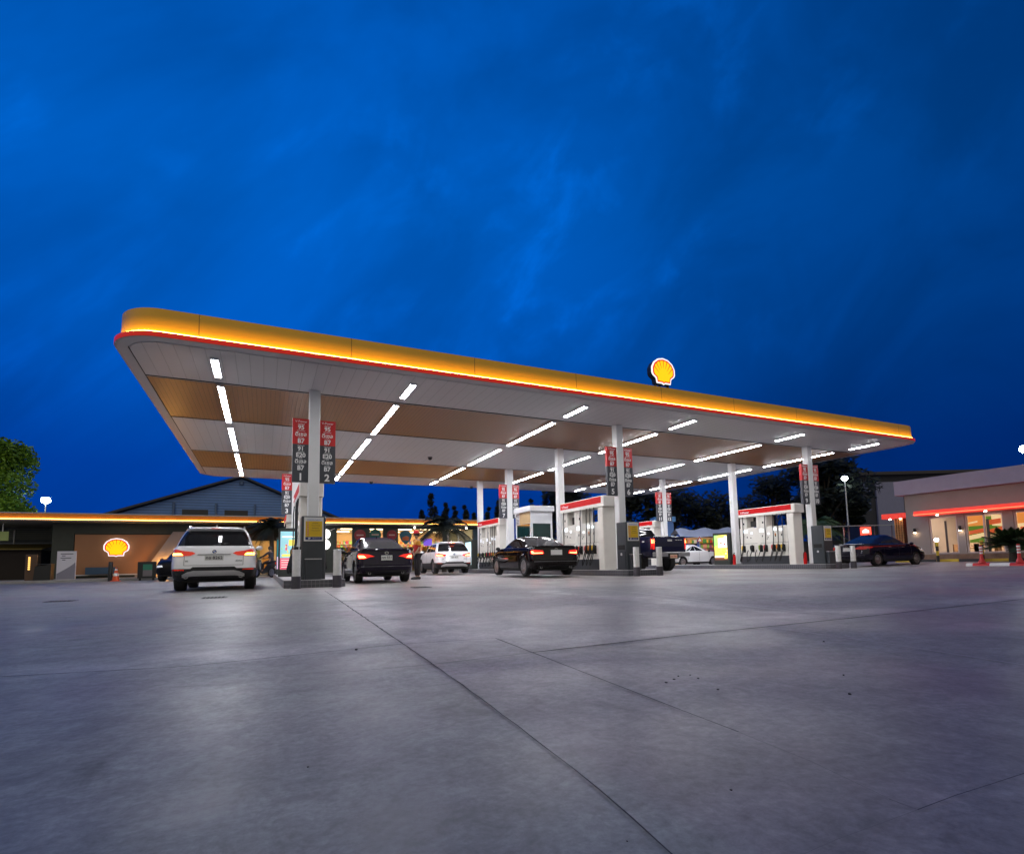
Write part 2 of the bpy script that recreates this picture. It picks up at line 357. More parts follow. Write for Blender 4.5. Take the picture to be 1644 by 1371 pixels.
def build_canopy():
    e = empty('station_canopy', (11.6, 22.8, 0), 0, 'large flat fuel station canopy with glowing yellow edge on white columns', 'canopy')
    e2 = Vector((11.6, 22.8, 0))
    def put(mb, name, sharp=35):
        mb.v = [tuple(Vector(p)-e2) for p in mb.v]; return mb.build(name, e, sharp)
    yel = mat('yellow_fascia', (.80, .40, .008), .42, noise=.05, nscale=.9)
    nt = yel.node_tree
    wave_lines(yel, 0, 3.25, .016, .5, .3)
    redl = mat('red_trim', (.62, .012, .004), .35, emit=.28, ecol=(1, .03, .01))
    led = mat('fascia_light', (1, .70, .18), .5, emit=52, ecol=(1, .62, .11))
    mb = MB(); sweep(mb, [(.0, 5.474), (-.004, 5.48), (-.004, 5.58), (.012, 5.59), (.05, 5.594)], redl); put(mb, 'red_trim', 50)
    mb = MB(); sweep(mb, [(.05, 5.464), (.004, 5.466), (.0, 5.473), (.03, 5.474)], mat('lip_grey', (.40, .395, .39), .4)); put(mb, 'edge_lip', 50)
    mb = MB(); sweep(mb, [(.03, 5.592), (.034, 5.604), (.048, 5.606), (.055, 5.598)], led); put(mb, 'light_strip', 50)
    mb = MB(); sweep(mb, [(.056, 5.60), (.075, 5.606), (.092, 5.63), (.104, 5.68), (.112, 5.76), (.116, 5.86), (.12, 6.135), (.135, 6.155), (.40, 6.155)], yel); put(mb, 'fascia', 40)
    # roof sheet
    mb = MB(); mb.prism(outline(.40), 'z', 6.05, 6.15, mat('roof_sheet', (.3, .3, .3), .6)); put(mb, 'roof')
    # soffit
    ws = mat('white_soffit', (.58, .575, .585), .40, noise=.03, nscale=.6); wave_lines(ws, 0, .30, .010, .72, .35)
    wf = mat('soffit_border', (.50, .495, .50), .45)
    wood = mat('timber_soffit', (.25, .105, .028), .34, noise=.09, nscale=1.4)
    nz = [n for n in wood.node_tree.nodes if n.type == 'TEX_NOISE'][0]
    mpn = wood.node_tree.nodes.new('ShaderNodeMapping'); mpn.inputs['Scale'].default_value = (7, .45, 1)
    tcn = [n for n in wood.node_tree.nodes if n.type == 'TEX_COORD'][0]
    wood.node_tree.links.new(tcn.outputs['Object'], mpn.inputs[0]); wood.node_tree.links.new(mpn.outputs[0], nz.inputs['Vector'])
    wave_lines(wood, 0, .12, .012, .55, .5)
    mb = MB(); mb.prism(outline(.05), 'z', 5.466, 5.6, wf); put(mb, 'soffit_border')
    xl, xr = X0+.29, X1-.29
    def panel(name, y0, y1, mt, z):
        mb = MB(); mb.box(xl, xr, y0, y1, z-.012, z, mt); put(mb, name)
    # front and back white strips follow the rounded corners
    def strip(y0, y1, front):
        o = [p for p in outline(.29)]
        pl = [p for p in o if (p[1] < y1 if front else p[1] > y0)]
        if front: pl = sorted([p for p in pl], key=lambda p: math.atan2(p[0]-11.6, -(p[1]-20))); pl = [(xl, y1)]+pl+[(xr, y1)]
        else: pl = sorted(pl, key=lambda p: -math.atan2(p[0]-11.6, p[1]-24)); pl = [(xr, y0)]+pl+[(xl, y0)]
        mb = MB(); mb.prism(pl, 'z', 5.452, 5.464, ws); put(mb, 'white_panel')
    strip(0, 15.86, True); strip(29.49, 99, False)
    panel('white_panel', 20.04, 25.36, ws, 5.464)
    panel('timber_panel', 15.93, 19.98, wood, 5.468); panel('timber_panel', 25.43, 29.42, wood, 5.468)
    mb = MB()
    for y in (15.86, 19.98, 25.36, 29.42): mb.box(xl, xr, y, y+.07, 5.447, 5.463, dark_gap)
    for y in (15.94, 25.44): mb.box(xl, xr, y, y+.02, 5.440, 5.452, wf)
    for x in (xl-.02, xr+.003): mb.box(x, x+.018, 14.0, 31.6, 5.446, 5.463, dark_gap)
    put(mb, 'panel_joint')
    # columns
    cm = mat('column_steel', (.74, .745, .75), .3, noise=.05, nscale=1.2)
    mb = MB(); mb.cbox(-.145, .145, -.145, .145, .2, 5.455, cm, .018); mb.box(-.158, .158, -.158, .158, .2, .235, mat('column_base', (.25, .25, .26), .4, metal=.6))
    cme = mb.mesh('column')
    for x in CX:
        for y in CY:
            o = link('column', cme, e); o.location = Vector((x, y, 0))-e2
    mb = MB(); mb.box(CX[1]+.15, CX[1]+.21, 25.4, 25.5, .2, 5.45, cm); mb.box(CX[1]+.22, CX[1]+.26, 25.42, 25.46, .2, 5.45, cm); put(mb, 'downpipe')
build_canopy()

# tube lights under the canopy
def build_lights():
    body = mat('fixture_body', (.8, .8, .8), .3); diff = mat('tube_diffuser', (1, 1, 1), .4, emit=90, ecol=(.95, .955, 1.0))
    meshes = {}
    def unit(n):
        if n in meshes: return meshes[n]
        L = 1.3 if n == 1 else 3.94
        mb = MB(); mb.box(-.09, .09, 0, L, .022, .05, body); mb.box(-.085, -.071, 0, L, .0, .022, body); mb.box(.071, .085, 0, L, .0, .022, body); mb.box(-.0705, .0705, 0, .010, -.012, .0215, body); mb.box(-.0705, .0705, L-.010, L, -.012, .0215, body); hb = mb.mesh('housing')
        mb = MB(); s = L/n; mb.cbox(-.068, .068, .012, s-.012, -.006, .021, diff, .005); db = mb.mesh('diffuser')
        meshes[n] = (hb, db, s); return meshes[n]
    rows = ((-1.15, 'left of pump 1'), (3.58, 'right of pump 2'), (9.12, 'left of pump 5'),
            (13.68, 'right of pump 6'), (19.40, 'left of pump 9'), (24.30, 'right of pump 10'))
    bands = ((13.98, 1, 'short tube light by the glowing front edge, in the row'), (16.05, 3, 'long tube light on the front timber strip, in the row'), (20.80, 3, 'long tube light on the middle white strip, in the row'),
             (25.48, 3, 'long tube light on the back timber strip, in the row'), (30.15, 1, 'short tube light by the back edge, in the row'))
    for x, rl in rows:
        for y, n, bl in bands:
            e = empty('tube_light', (x, y, 5.402), 0, f'{bl} {rl}', 'ceiling light', 'white tube lights under the canopy')
            hb, db, s = unit(n); link('housing', hb, e)
            for k in range(n): o = link('diffuser', db, e); o.location = (0, k*s, 0)
build_lights()
# small ceiling cameras
def dome(x, y, label):
    mb = MB(); mb.sphere((0, 0, -.06), .09, black, 12, (1, 1, .8)); mb.lathe([(.11, -.04), (.11, .012)], mat('camera_base', (.15, .15, .15), .5), 'z', (0, 0, 0), 14)
    o = mb.build('ceiling_camera'); o.location = (x, y, 5.436); tag(o, label, 'camera', 'small ceiling cameras')
dome(6.8, 23.6, 'small dark dome camera on the middle white ceiling strip')
dome(5.6, 31.8, 'small dark dome camera at the back edge of the canopy, near the second light row')
dome(11.9, 31.9, 'small dark dome camera at the back edge of the canopy above the kiosk')

# scallop emblem
def pecten(w, h):
    out = []
    for i in range(33):
        a = R(-24+228*i/32); sc = 1-.012*(1+math.cos(a*14)); out.append((.5*math.cos(a)*sc*w, (.03+.47*math.sin(a)*sc)*h))
    out += [(-.34*w, -.235*h), (-.315*w, -.27*h), (-.29*w, -.43*h), (-.07*w, -.43*h), (0, -.47*h), (.07*w, -.43*h), (.29*w, -.43*h), (.315*w, -.27*h), (.34*w, -.235*h)]
    return out
def emblem(e, w, h, thick, glow, back):
    wm = mat('emblem_white', (.9, .9, .9), .4, emit=glow*.85, ecol=(1, .97, .97)); rm = mat('emblem_red', (.7, .01, .01), .4, emit=glow*.55, ecol=(1, .02, .005)); ym = mat('emblem_yellow', (.9, .6, .0), .4, emit=glow*.75, ecol=(1, .66, 0))
    def layer(name, k, y0, y1, mt, side=None, dy=0.):
        mb = MB(); mb.prism([(x*k, z*k+dy) for x, z in pecten(w, h)], 'y', y1, y0, mt, side or mt); return mb.build(name, e)
    layer('emblem_case', .985, 0, thick, back); layer('white_border', 1.0, -.03, -.002, wm); layer('red_shell', .90, -.036, -.0305, rm); layer('yellow_shell', .80, -.042, -.0365, ym)
    mb = MB()
    for i in range(7):
        a = R(90+(i-3)*23.5); c, s = math.cos(a), math.sin(a); ri, ro = .30, .80*.5
        p0 = (c*.20*w, (-.17+.30*s)*h); p1 = (c*.405*w, (.03+.388*s)*h)
        t = Vector((p1[0]-p0[0], p1[1]-p0[1])).normalized(); q = Vector((-t.y, t.x))
        a0, a1 = .004*w, .016*w
        mb.add([(p0[0]+q.x*a0, -.045, p0[1]+q.y*a0), (p0[0]-q.x*a0, -.045, p0[1]-q.y*a0), (p1[0]-q.x*a1, -.045, p1[1]-q.y*a1), (p1[0]+q.x*a1, -.045, p1[1]+q.y*a1)], [(0, 3, 2, 1), ], rm)
    mb.build('shell_rib', e)
e = empty('emblem_sign', (12.32, 14.0, 6.98), 0, 'glowing yellow and red scallop shell sign standing on the canopy roof', 'sign')
emblem(e, 1.04, .98, .22, 1.15, mat('sign_case', (.03, .03, .035), .5))
mb = MB(); mb.box(-.3, -.24, .06, .14, -.79, -.40, black); mb.box(.24, .30, .06, .14, -.79, -.40, black); mb.build('bracket', e)

# ------------------------------------------------------------------ islands and what stands on them
def build_islands():
    top = mat('island_concrete', (.42, .42, .43), .5, noise=.12, nscale=2)
    tile = mat('island_tile', (.085, .085, .10), .3, noise=.15, nscale=4)
    nt = tile.node_tree; b = nt.nodes['Principled BSDF']; src = b.inputs['Base Color'].links[0].from_socket
    tc = nt.nodes.new('ShaderNodeTexCoord'); sp = nt.nodes.new('ShaderNodeSeparateXYZ'); nt.links.new(tc.outputs['Object'], sp.inputs[0])
    ad = nt.nodes.new('ShaderNodeMath'); nt.links.new(sp.outputs[0], ad.inputs[0]); nt.links.new(sp.outputs[1], ad.inputs[1])
    cb = nt.nodes.new('ShaderNodeCombineXYZ'); nt.links.new(ad.outputs[0], cb.inputs[0]); nt.links.new(sp.outputs[2], cb.inputs[1])
    br = nt.nodes.new('ShaderNodeTexBrick'); br.offset = 0; br.inputs['Scale'].default_value = 1; br.inputs['Brick Width'].default_value = .1; br.inputs['Row Height'].default_value = .1; br.inputs['Mortar Size'].default_value = .0035
    nt.links.new(cb.outputs[0], br.inputs['Vector']); nt.links.new(src, br.inputs['Color1']); nt.links.new(src, br.inputs['Color2']); br.inputs['Mortar'].default_value = (.26, .26, .28, 1)
    nt.links.new(br.outputs['Color'], b.inputs['Base Color'])
    lab = ('raised concrete pump island with dark tiled kerb carrying pumps 1 and 2', 'raised concrete pump island with dark tiled kerb carrying pumps 5 and 6', 'raised concrete pump island with dark tiled kerb carrying pumps 9 and 10')
    for x, l in zip(CX, lab):
        e = empty('pump_island', (x, 14.6, 0), 0, l, 'pump island', 'raised pump islands')
        a = .74; pl = [(-a+.12, 0), (a-.12, 0), (a, .12), (a, 16.8), (a-.12, 16.92), (-a+.12, 16.92), (-a, 16.8), (-a, .12)]
        mb = MB(); mb.prism(pl, 'z', 0, .188, tile); mb.build('kerb', e)
        pl2 = [(u*.985, .01+v*.9985) for u, v in pl]; mb = MB(); mb.prism(pl2, 'z', .189, .2, top); mb.build('deck', e)
build_islands()

def bollards():
    wm = mat('bollard_white', (.78, .78, .77), .4, noise=.1, nscale=9); dm = mat('bollard_base', (.06, .055, .07), .5, noise=.15, nscale=9)
    mb = MB(); mb.lathe([(.098, .30), (.098, .90), (.09, .925), (.06, .935)], wm, n=20); a = mb.mesh('sleeve', 30)
    mb = MB(); mb.lathe([(.112, 0), (.112, .30), (.098, .302)], dm, n=20); b = mb.mesh('base_sleeve', 30)
    mb = MB(); mb.lathe([(.102, .925), (.102, .945), (.09, .957)], mat('bollard_cap', (.7, .7, .7), .45), n=20); c = mb.mesh('cap', 30)
    for x0, nm in ((CX[0], ('pump 1', 'pump 2')), (CX[1], ('pump 5', 'pump 6')), (CX[2], ('pump 9', 'pump 10'))):
        for k in (0, 1):
            e = empty('bollard', (x0-.475+.962*k, 14.32, 0), 0, f'white bollard with dark foot guarding the {nm[k]} side of its island', 'bollard', 'white bollards before the pump islands')
            link('sleeve', a, e); link('base_sleeve', b, e); link('cap', c, e)
bollards()

def totems():
    mb = MB(); mb.cbox(-.30, .30, 0, .56, .2, 1.86, slate, .02); body = mb.mesh('cabinet')
    mb = MB(); mb.box(-.24, .24, -.012, -.0015, 1.20, 1.83, mat('poster_white', (.75, .75, .74), .3)); frame = mb.mesh('poster_frame')
    ye = mat('poster_yellow', (.72, .46, .012), .45); nv = mat('poster_navy', (.02, .025, .16), .45); rd = mat('poster_red', (.6, .06, .03), .5); bl = mat('poster_blue', (.03, .10, .5), .5)
    mb = MB(); mb.box(-.205, .205, -.016, -.0125, 1.315, 1.725, ye); mb.box(-.205, .205, -.016, -.0125, 1.235, 1.31, nv)
    for i in range(8): mb.box(-.165, -.125, -.0185, -.0165, 1.345+i*.047, 1.375+i*.047, rd); mb.box(-.155, -.137, -.021, -.019, 1.352+i*.047, 1.368+i*.047, text_w)
    post = mb.mesh('poster')
    mb = MB(); mb.cbox(-.21, .19, -.16, -.002, .2, .72, slate2, .015); box = mb.mesh('bin_box')
    mb = MB(); mb.box(-.215, .195, -.175, -.01, .722, .742, alu); lip = mb.mesh('bin_lid')
    mb = MB(); mb.box(-.317, -.302, .06, .50, .25, .84, slate2); mb.box(-.322, -.3175, .24, .32, .70, .78, text_w); mb.box(-.325, -.3225, .262, .298, .72, .75, slate2); door = mb.mesh('bin_door')
    mb = MB(); mb.box(-.318, -.3015, .10, .46, .90, 1.06, dark_gap); slot = mb.mesh('bin_slot')
    lab = ('dark slate service cabinet with yellow payment poster between pumps 1 and 2', 'dark slate service cabinet with yellow payment poster between pumps 5 and 6', 'dark slate service cabinet with yellow payment poster between pumps 9 and 10')
    for x, l in zip(CX, lab):
        e = empty('service_cabinet', (x-.03, 15.02, 0), 0, l, 'cabinet', 'slate service cabinets on the islands')
        link('cabinet', body, e); f = link('poster_frame', frame, e); p = link('poster', post, f)
        text('poster_text', 'เติมเองง่ายๆ จ่ายสะดวก', .036, bl, f, (0, -.0165, 1.755)); text('poster_text', 'บัตรเครดิต', .034, text_d, f, (.03, -.0165, 1.66)); text('poster_text', 'เงินสด  สแกนจ่าย', .03, text_d, f, (.05, -.0165, 1.60)); text('poster_text', 'รับสิทธิพิเศษ', .034, text_d, f, (.04, -.0165, 1.53))
        text('poster_text', 'สะสมคะแนนทุกครั้ง', .03, text_d, f, (.04, -.0165, 1.47)); text('poster_text', 'SP', .06, text_w, f, (-.11, -.0175, 1.252), bold=.03)
        text('poster_text', 'เครื่องรับชำระเงิน', .03, text_w, f, (.06, -.0175, 1.263))
        b = link('bin_box', box, e); link('bin_lid', lip, b); d = link('bin_door', door, e); link('bin_slot', slot, e)
totems()

def dispensers():
    cab = mat('pump_white', (.78, .75, .69), .3, noise=.04, nscale=3); base = mat('pump_base', (.035, .037, .045), .5)
    scr = mat('pump_display', (.8, .85, .9), .3, emit=1.6, ecol=(.85, .93, 1))
    col = {'y': mat('nozzle_yellow', (.75, .50, .01), .4), 'r': mat('nozzle_red', (.6, .02, .02), .4), 'o': mat('nozzle_orange', (.75, .22, .01), .4), 'g': mat('nozzle_green', (.25, .42, .02), .4), 'k': black}
    h = .30; P = {}
    mb = MB(); mb.box(-h+.02, h-.02, .40, 3.05, .2, .60, base); P['plinth'] = mb.mesh('plinth')
    mb = MB(); mb.cbox(-h+.015, h-.015, .38, 3.08, .60, 1.22, cab, .01); mb.cbox(-h+.03, h-.03, .38, 1.92, 1.235, 2.0, cab, .01); mb.cbox(-h+.03, h-.03, 2.06, 3.08, 1.235, 2.0, cab, .01); mb.box(-.27, .27, 1.92, 2.06, 1.222, 2.6, cab); mb.box(-.2, .2, .4, 3.0, 1.22, 1.235, dark_gap)
    P['cabinet'] = mb.mesh('cabinet')
    mb = MB(); mb.cbox(-.25, .25, 1.50, 1.918, 2.0, 2.55, cab, .01); P['post'] = mb.mesh('post')
    mb = MB(); mb.cbox(-.25, .25, 2.66, 3.06, 2.0, 2.55, cab, .01); P['post2'] = mb.mesh('post')
    mb = MB(); mb.cbox(-h, h, 0, .36, .2, 2.545, cab, .03); P['end_pillar'] = mb.mesh('end_pillar')
    mb = MB(); mb.cbox(-h-.03, h+.03, -.12, 3.1, 2.55, 2.95, cab, .03); P['head_box'] = mb.mesh('head_box')
    mb = MB()
    for s in (-1, 1): mb.box(min(s*(h+.033), s*(h+.036)), max(s*(h+.033), s*(h+.036)), .06, 3.06, 2.68, 2.92, red_p)
    P['red_band'] = mb.mesh('red_band')
    # displays and keypads on both faces, each a piece of its own
    DISP = []
    def piece(nm, a, b, y0, y1, z0, z1, mt): mb = MB(); mb.box(a, b, y0, y1, z0, z1, mt); DISP.append((nm, mb.mesh(nm)))
    for s in (-1, 1):
        X = s*(h-.03); a, b = min(X+s*.002, X+s*.006), max(X+s*.002, X+s*.006)
        for y, z, w, hh in ((.62, 1.78, .18, .10), (.95, 1.80, .18, .12), (1.34, 1.62, .10, .08), (1.68, 1.76, .22, .15), (2.32, 1.70, .10, .08), (2.62, 1.76, .22, .14)): piece('display', a, b, y, y+w, z, z+hh, scr)
        for y, z, w, hh in ((.66, 1.52, .05, .10), (.98, 1.50, .06, .12), (1.40, 1.46, .05, .05), (1.72, 1.52, .05, .09), (1.45, 1.40, .06, .04), (2.4, 1.48, .06, .05), (2.62, 1.50, .05, .09), (2.78, 1.58, .04, .03)): piece('keypad', a, b, y, y+w, z, z+hh, black)
        piece('label_plate', a, b, .99, 1.05, 1.55, 1.66, col['o'])
        X = s*.25; a, b = min(X+s*.002, X+s*.006), max(X+s*.002, X+s*.006)
        piece('speaker', a, b, 1.66, 1.74, 2.17, 2.26, black); piece('speaker', a, b, 2.80, 2.88, 2.17, 2.26, black)
    # hanging screen in the open bay
    mb = MB(); mb.box(-.05, .05, 2.12, 2.58, 2.05, 2.34, black); P['video_screen'] = mb.mesh('video_screen')
    ys = [(.56, 'y'), (.82, 'o'), (1.08, 'r'), (1.52, 'r'), (1.80, 'g'), (2.30, 'k'), (2.82, 'y')]
    noz = {}
    for c in 'yrogk':
        mb = MB(); mb.box(0, .05, -.055, .055, .80, 1.12, black); mb.tube([(.055, 0, 1.13), (.085, 0, 1.10), (.10, 0, 1.0), (.085, .02, .86)], [.04, .045, .038, .025], black, 8)
        hb = mb.mesh('holster', 45)
        mb = MB(); mb.tube([(.05, .075, 1.12), (.10, .075, 1.09), (.115, .072, .98), (.08, .07, .86)], [.026, .034, .030, .018], col[c], 8); nb = mb.mesh('nozzle', 45)
        noz[c] = (hb, nb)
    mb = MB(); mb.tube([(.10, 0, .90), (.20, .02, .66), (.23, .10, .44), (.20, .22, .34), (.14, .30, .50), (.10, .31, .75), (.02, .30, .9)], .019, rubber, 8); loop = mb.mesh('hose')
    mb = MB(); mb.tube([(.03, 0, 2.56), (.05, 0, 2.3), (.05, 0, 1.6), (.055, .01, 1.25), (.14, .05, .80), (.22, .10, .48), (.18, .16, .36), (.12, .10, .55), (.10, 0, .86)], .019, rubber, 8); drop = mb.mesh('hose')
    spots = ((CX[0], 16.42, 'white fuel pump with red head band carrying numbers 1 and 2'), (CX[0], 26.1, 'white fuel pump on the far end of the island of pump 3'), (CX[1], 16.42, 'white fuel pump with red head band beside pump sign 5'), (CX[1], 26.1, 'white fuel pump with red head band beside pump sign 7'), (CX[2], 16.42, 'white fuel pump with red head band beside pump sign 9'), (CX[2], 26.1, 'white fuel pump with red head band behind the blue pickup, by pump sign 11'))
    proto = None
    for x, y, l in spots:
        if proto is not None:
            o = copy_tree(proto); o.location = (x, y, 0); o['label'] = l; continue
        e = empty('fuel_pump', (x, y, 0), 0, l, 'fuel pump', 'white fuel pumps on the islands'); proto = e
        for k in ('plinth', 'cabinet', 'end_pillar', 'head_box', 'video_screen'): link(k, P[k], e)
        link('post', P['post'], e); link('post', P['post2'], e); cb_ = [c for c in e.children if c.name.startswith('cabinet')][0]
        for nm, me in DISP: link(nm, me, cb_)
        hd = [c for c in e.children if c.name.startswith('head_box')][0]; link('red_band', P['red_band'], hd)
        text('lettering', 'V-Power', .15, text_w, hd, (-h-.038, 2.94, 2.725), (R(90), 0, R(-90)), bold=.01, align='LEFT')
        text('lettering', 'V-Power', .15, text_w, hd, (h+.038, .2, 2.725), (R(90), 0, R(90)), bold=.01, align='LEFT')
        for s in (-1, 1):
            for yy, c in ys:
                a, b = noz[c]
                for nm, me in (('holster', a), ('nozzle', b), ('hose', loop if c in 'gk' else drop)):
                    o = link(nm, me, e); o.location = (s*(h-.012), yy, 0)
                    if s < 0: o.scale = (-1, 1, 1)
dispensers()

def pump_signs():
    red = mat('sign_red', (.55, .012, .016), .4); gr = mat('sign_grey', (.048, .052, .066), .4); edge = mat('sign_edge', (.6, .6, .6), .4)
    mb = MB(); mb.box(-.215, .215, 0, .12, 2.85, 3.905, gr); lower = mb.mesh('lower_board')
    mb = MB(); mb.box(-.215, .215, 0, .12, 3.906, 4.62, red); upper = mb.mesh('upper_board')
    mb = MB(); mb.box(-.03, .03, .03, .09, 4.3, 4.36, alu); mb.box(-.03, .03, .03, .09, 3.1, 3.16, alu); br = mb.mesh('bracket')
    nums = {(0, 0): (1, 2), (0, 1): (3, 4), (1, 0): (5, 6), (1, 1): (7, 8), (2, 0): (9, 10), (2, 1): (11, 12)}
    for (i, j), (a, b) in nums.items():
        for s, n in ((-1, a), (1, b)):
            e = empty('pump_sign', (CX[i]+s*.345, (15.66, 25.36)[j], 0), 0, f'tall red and grey fuel price board numbered {n} on a white column', 'sign', 'red and grey pump boards on the columns')
            u = link('upper_board', upper, e); l = link('lower_board', lower, e); k = link('bracket', br, e); k.location = (-s*.222, 0, 0)
            T = lambda par, body, size, z, bold=.018: text('lettering', body, size, text_w, par, (0, -.004, z), bold=bold)
            T(u, 'V-Power', .085, 4.515, .004); T(u, 'แก๊สโซฮอล์', .042, 4.455, 0); T(u, '95', .165, 4.325, .03); T(u, 'ดีเซลพรีเมียม', .04, 4.27, 0); T(u, 'ดีเซล', .15, 4.135); T(u, 'ไบโอดีเซล', .04, 4.075, 0); T(u, 'B7', .165, 3.94, .03)
            T(l, 'แก๊สโซฮอล์', .042, 3.85, 0); T(l, '91', .16, 3.725, .03); T(l, 'แก๊สโซฮอล์', .042, 3.675, 0); T(l, 'E20', .165, 3.545, .03); T(l, 'ดีเซล', .042, 3.495, 0); T(l, 'ดีเซล', .15, 3.375); T(l, 'ไบโอดีเซล', .04, 3.315, 0); T(l, 'B7', .165, 3.185, .03)
            T(l, str(n), .27, 2.905, .03)
pump_signs()

# advertising panels, kiosk, extinguishers
def grid_mesh(name, w, h, cells, ax='y'):
    """flat printed sheet made of coloured rectangles: cells = (u0,u1,v0,v1,mat,layer)"""
    mb = MB()
    for u0, u1, v0, v1, mt, k in cells:
        d = -.002-.0015*k; mb.add([(u0*w, d, v0*h), (u1*w, d, v0*h), (u1*w, d, v1*h), (u0*w, d, v1*h)], [(0, 1, 2, 3)], mt)
    return mb.mesh(name)
def em(name, c, s=1.0): return mat(name, c, .4, emit=s, ecol=c)
def ad_panel(loc, rz, w, h, t, cells, label, screen_z=(.15, .93)):
    e = empty('advert_panel', loc, rz, label, 'advert panel')
    mb = MB(); mb.cbox(-w/2, w/2, 0, t, 0, h, mat('advert_case', (.028, .034, .030), .4), .015); mb.build('case', e)
    sw, sh = w*.82, h*(screen_z[1]-screen_z[0]); me = grid_mesh('screen', sw, sh, cells); o = link('screen', me, e); o.location = (-sw/2, 0, h*screen_z[0])
    return e
rng = random.Random(11)
def blobs(u0, u1, v0, v1, n, mats, k, s=.1):
    out = []
    for i in range(n):
        a, b = rng.uniform(u0, u1), rng.uniform(v0, v1); w_, h_ = s*rng.uniform(.5, 1.3), s*.6*rng.uniform(.5, 1.3); out.append((a, min(1, a+w_), b, min(1, b+h_), rng.choice(mats), k))
    return out
EY, EG, EO, EW, EC, EP, ER, EB = em('ad_yellow', (.95, .75, .12)), em('ad_green', (.35, .75, .16)), em('ad_orange', (.95, .38, .06)), em('ad_white', (.95, .95, .85), 1.1), em('ad_cyan', (.35, .68, .78), .55), em('ad_pink', (.85, .16, .24), .5), em('ad_red', (.75, .04, .04), .7), em('ad_brown', (.20, .05, .02), .5)
ET, EL = em('ad_teal', (.01, .20, .26), .6), em('ad_lilac', (.75, .62, .85), .6)
juice = [(0, 1, 0, 1, EY, 0), (0, .35, .55, 1, EG, 1), (.3, 1, .5, .95, EW, 1), (0, 1, 0, .10, EB, 1), (0, .75, .10, .17, EW, 2), (.76, .98, .05, .17, EY, 3), (.3, .8, .88, .96, EY, 2), (.45, .62, .66, .71, EB, 2), (.72, .90, .60, .66, ER, 2)]+blobs(.05, .9, .18, .5, 10, [EO, EY, EW, EG], 3)+blobs(.5, .95, .15, .4, 6, [EO, EW], 4, .14)
pale = [(0, 1, 0, 1, EC, 0), (0, 1, 0, .30, EP, 1), (.1, .9, .84, .87, EW, 1), (.5, .9, .62, .78, EY, 1), (.1, .85, .34, .40, EY, 1), (.3, .42, .5, .66, EP, 1)]+blobs(.05, .9, .4, .6, 6, [EG, EC, EY], 2, .09)+[(.08, .9, .24-.06*i, .25-.06*i, EW, 2) for i in range(4)]
teal = [(0, 1, 0, 1, ET, 0), (0, 1, 0, .42, EL, 1), (.3, .8, .8, .88, EC, 1), (.2, .9, .1, .2, EW, 2)]
white_ad = [(0, 1, 0, 1, em('ad_paleblue', (.62, .86, .92), .8), 0), (.35, .7, .45, .6, EG, 1), (.5, .8, .35, .5, EG, 2), (.1, .9, .8, .83, EW, 1)]
ad_panel((CX[2]-.34, 20.75, .2), R(-90), 1.05, 1.66, .52, juice, 'glowing advert panel of yellow and orange drinks beside a white column')
ad_panel((CX[1]-.36, 20.85, .2), R(-90), 1.05, 1.34, .60, white_ad, 'dark advert panel with pale screen behind the black sedan')
ad_panel((CX[0]-.42, 20.62, .2), 0, .66, 1.72, .22, pale, 'pale blue and pink advert panel behind the left hoses of pump 1')
ad_panel((CX[0]-.53, 27.6, .2), 0, .30, 1.75, .15, teal, 'narrow teal and lilac advert panel by the motorcycle rider')
ad_panel((CX[1]-.42, 30.6, .2), R(-90), 1.2, 1.75, .5, white_ad, 'pale blue advert panel with green mark by the white car with brake lights on')
def kiosk():
    e = empty('cashier_kiosk', (CX[1], 22.6, .2), 0, 'small white cashier kiosk with dark windows and tan side panel', 'kiosk')
    x0, x1, y0, y1 = -.55, .58, -.75, .88; wm = mat('kiosk_white', (.70, .71, .74), .35, noise=.04)
    mb = MB(); mb.box(x0, x1, y0, y1, 0, .9, wm); mb.box(x0, x1, y0, y1, 2.12, 2.68, wm)
    for a, b in ((x0, y0), (x1-.1, y0), (x0, y1-.1), (x1-.1, y1-.1)): mb.box(a, a+.1, b, b+.1, .901, 2.119, wm)
    mb.build('wall', e)
    mb = MB(); mb.cbox(x0-.09, x1+.09, y0-.09, y1+.09, 2.685, 2.94, wm, .04); mb.build('roof', e)
    g = mat('kiosk_glass', (.006, .03, .032), .05, spec=.7)
    mb = MB(); mb.box(x0+.1, x1-.1, y0+.02, y0+.04, .9, 2.12, g); mb.build('window', e)
    mb = MB(); mb.box(x0+.02, x0+.04, y0+.1, y1-.1, .9, 2.12, g); mb.build('window', e)
    mb = MB(); mb.box(x0-.008, x0-.002, y0+.05, y1-.45, 2.14, 2.67, mat('kiosk_tan', (.50, .34, .17), .5, noise=.08)); mb.build('side_panel', e)
    mb = MB()
    for i in range(7): mb.box(x0-.01, x0-.002, y1-.40, y1-.06, 2.16+i*.07, 2.19+i*.07, mat('louver_grey', (.12, .12, .13), .5))
    mb.build('louver', e)
kiosk()
def extinguisher(x, y, z, label):
    e = empty('fire_extinguisher', (x, y, z), 0, label, 'fire extinguisher', 'red fire extinguishers')
    mb = MB(); mb.lathe([(.07, 0), (.075, .02), (.075, .42), (.055, .50), (.025, .53)], red_p, n=14); mb.build('tank', e, 40)
    mb = MB(); mb.tube([(0, 0, .52), (0, 0, .58), (.06, 0, .60)], .018, black, 6); mb.tube([(0, 0, .57), (-.08, 0, .5), (-.1, 0, .25)], .012, black, 6); mb.build('valve', e)
extinguisher(CX[2]-.5, 19.75, .2, 'red fire extinguisher between the white column and pump of sign 9')
extinguisher(CX[2]-.28, 15.98, .2, 'red fire extinguisher behind the slate cabinet by pump sign 10')

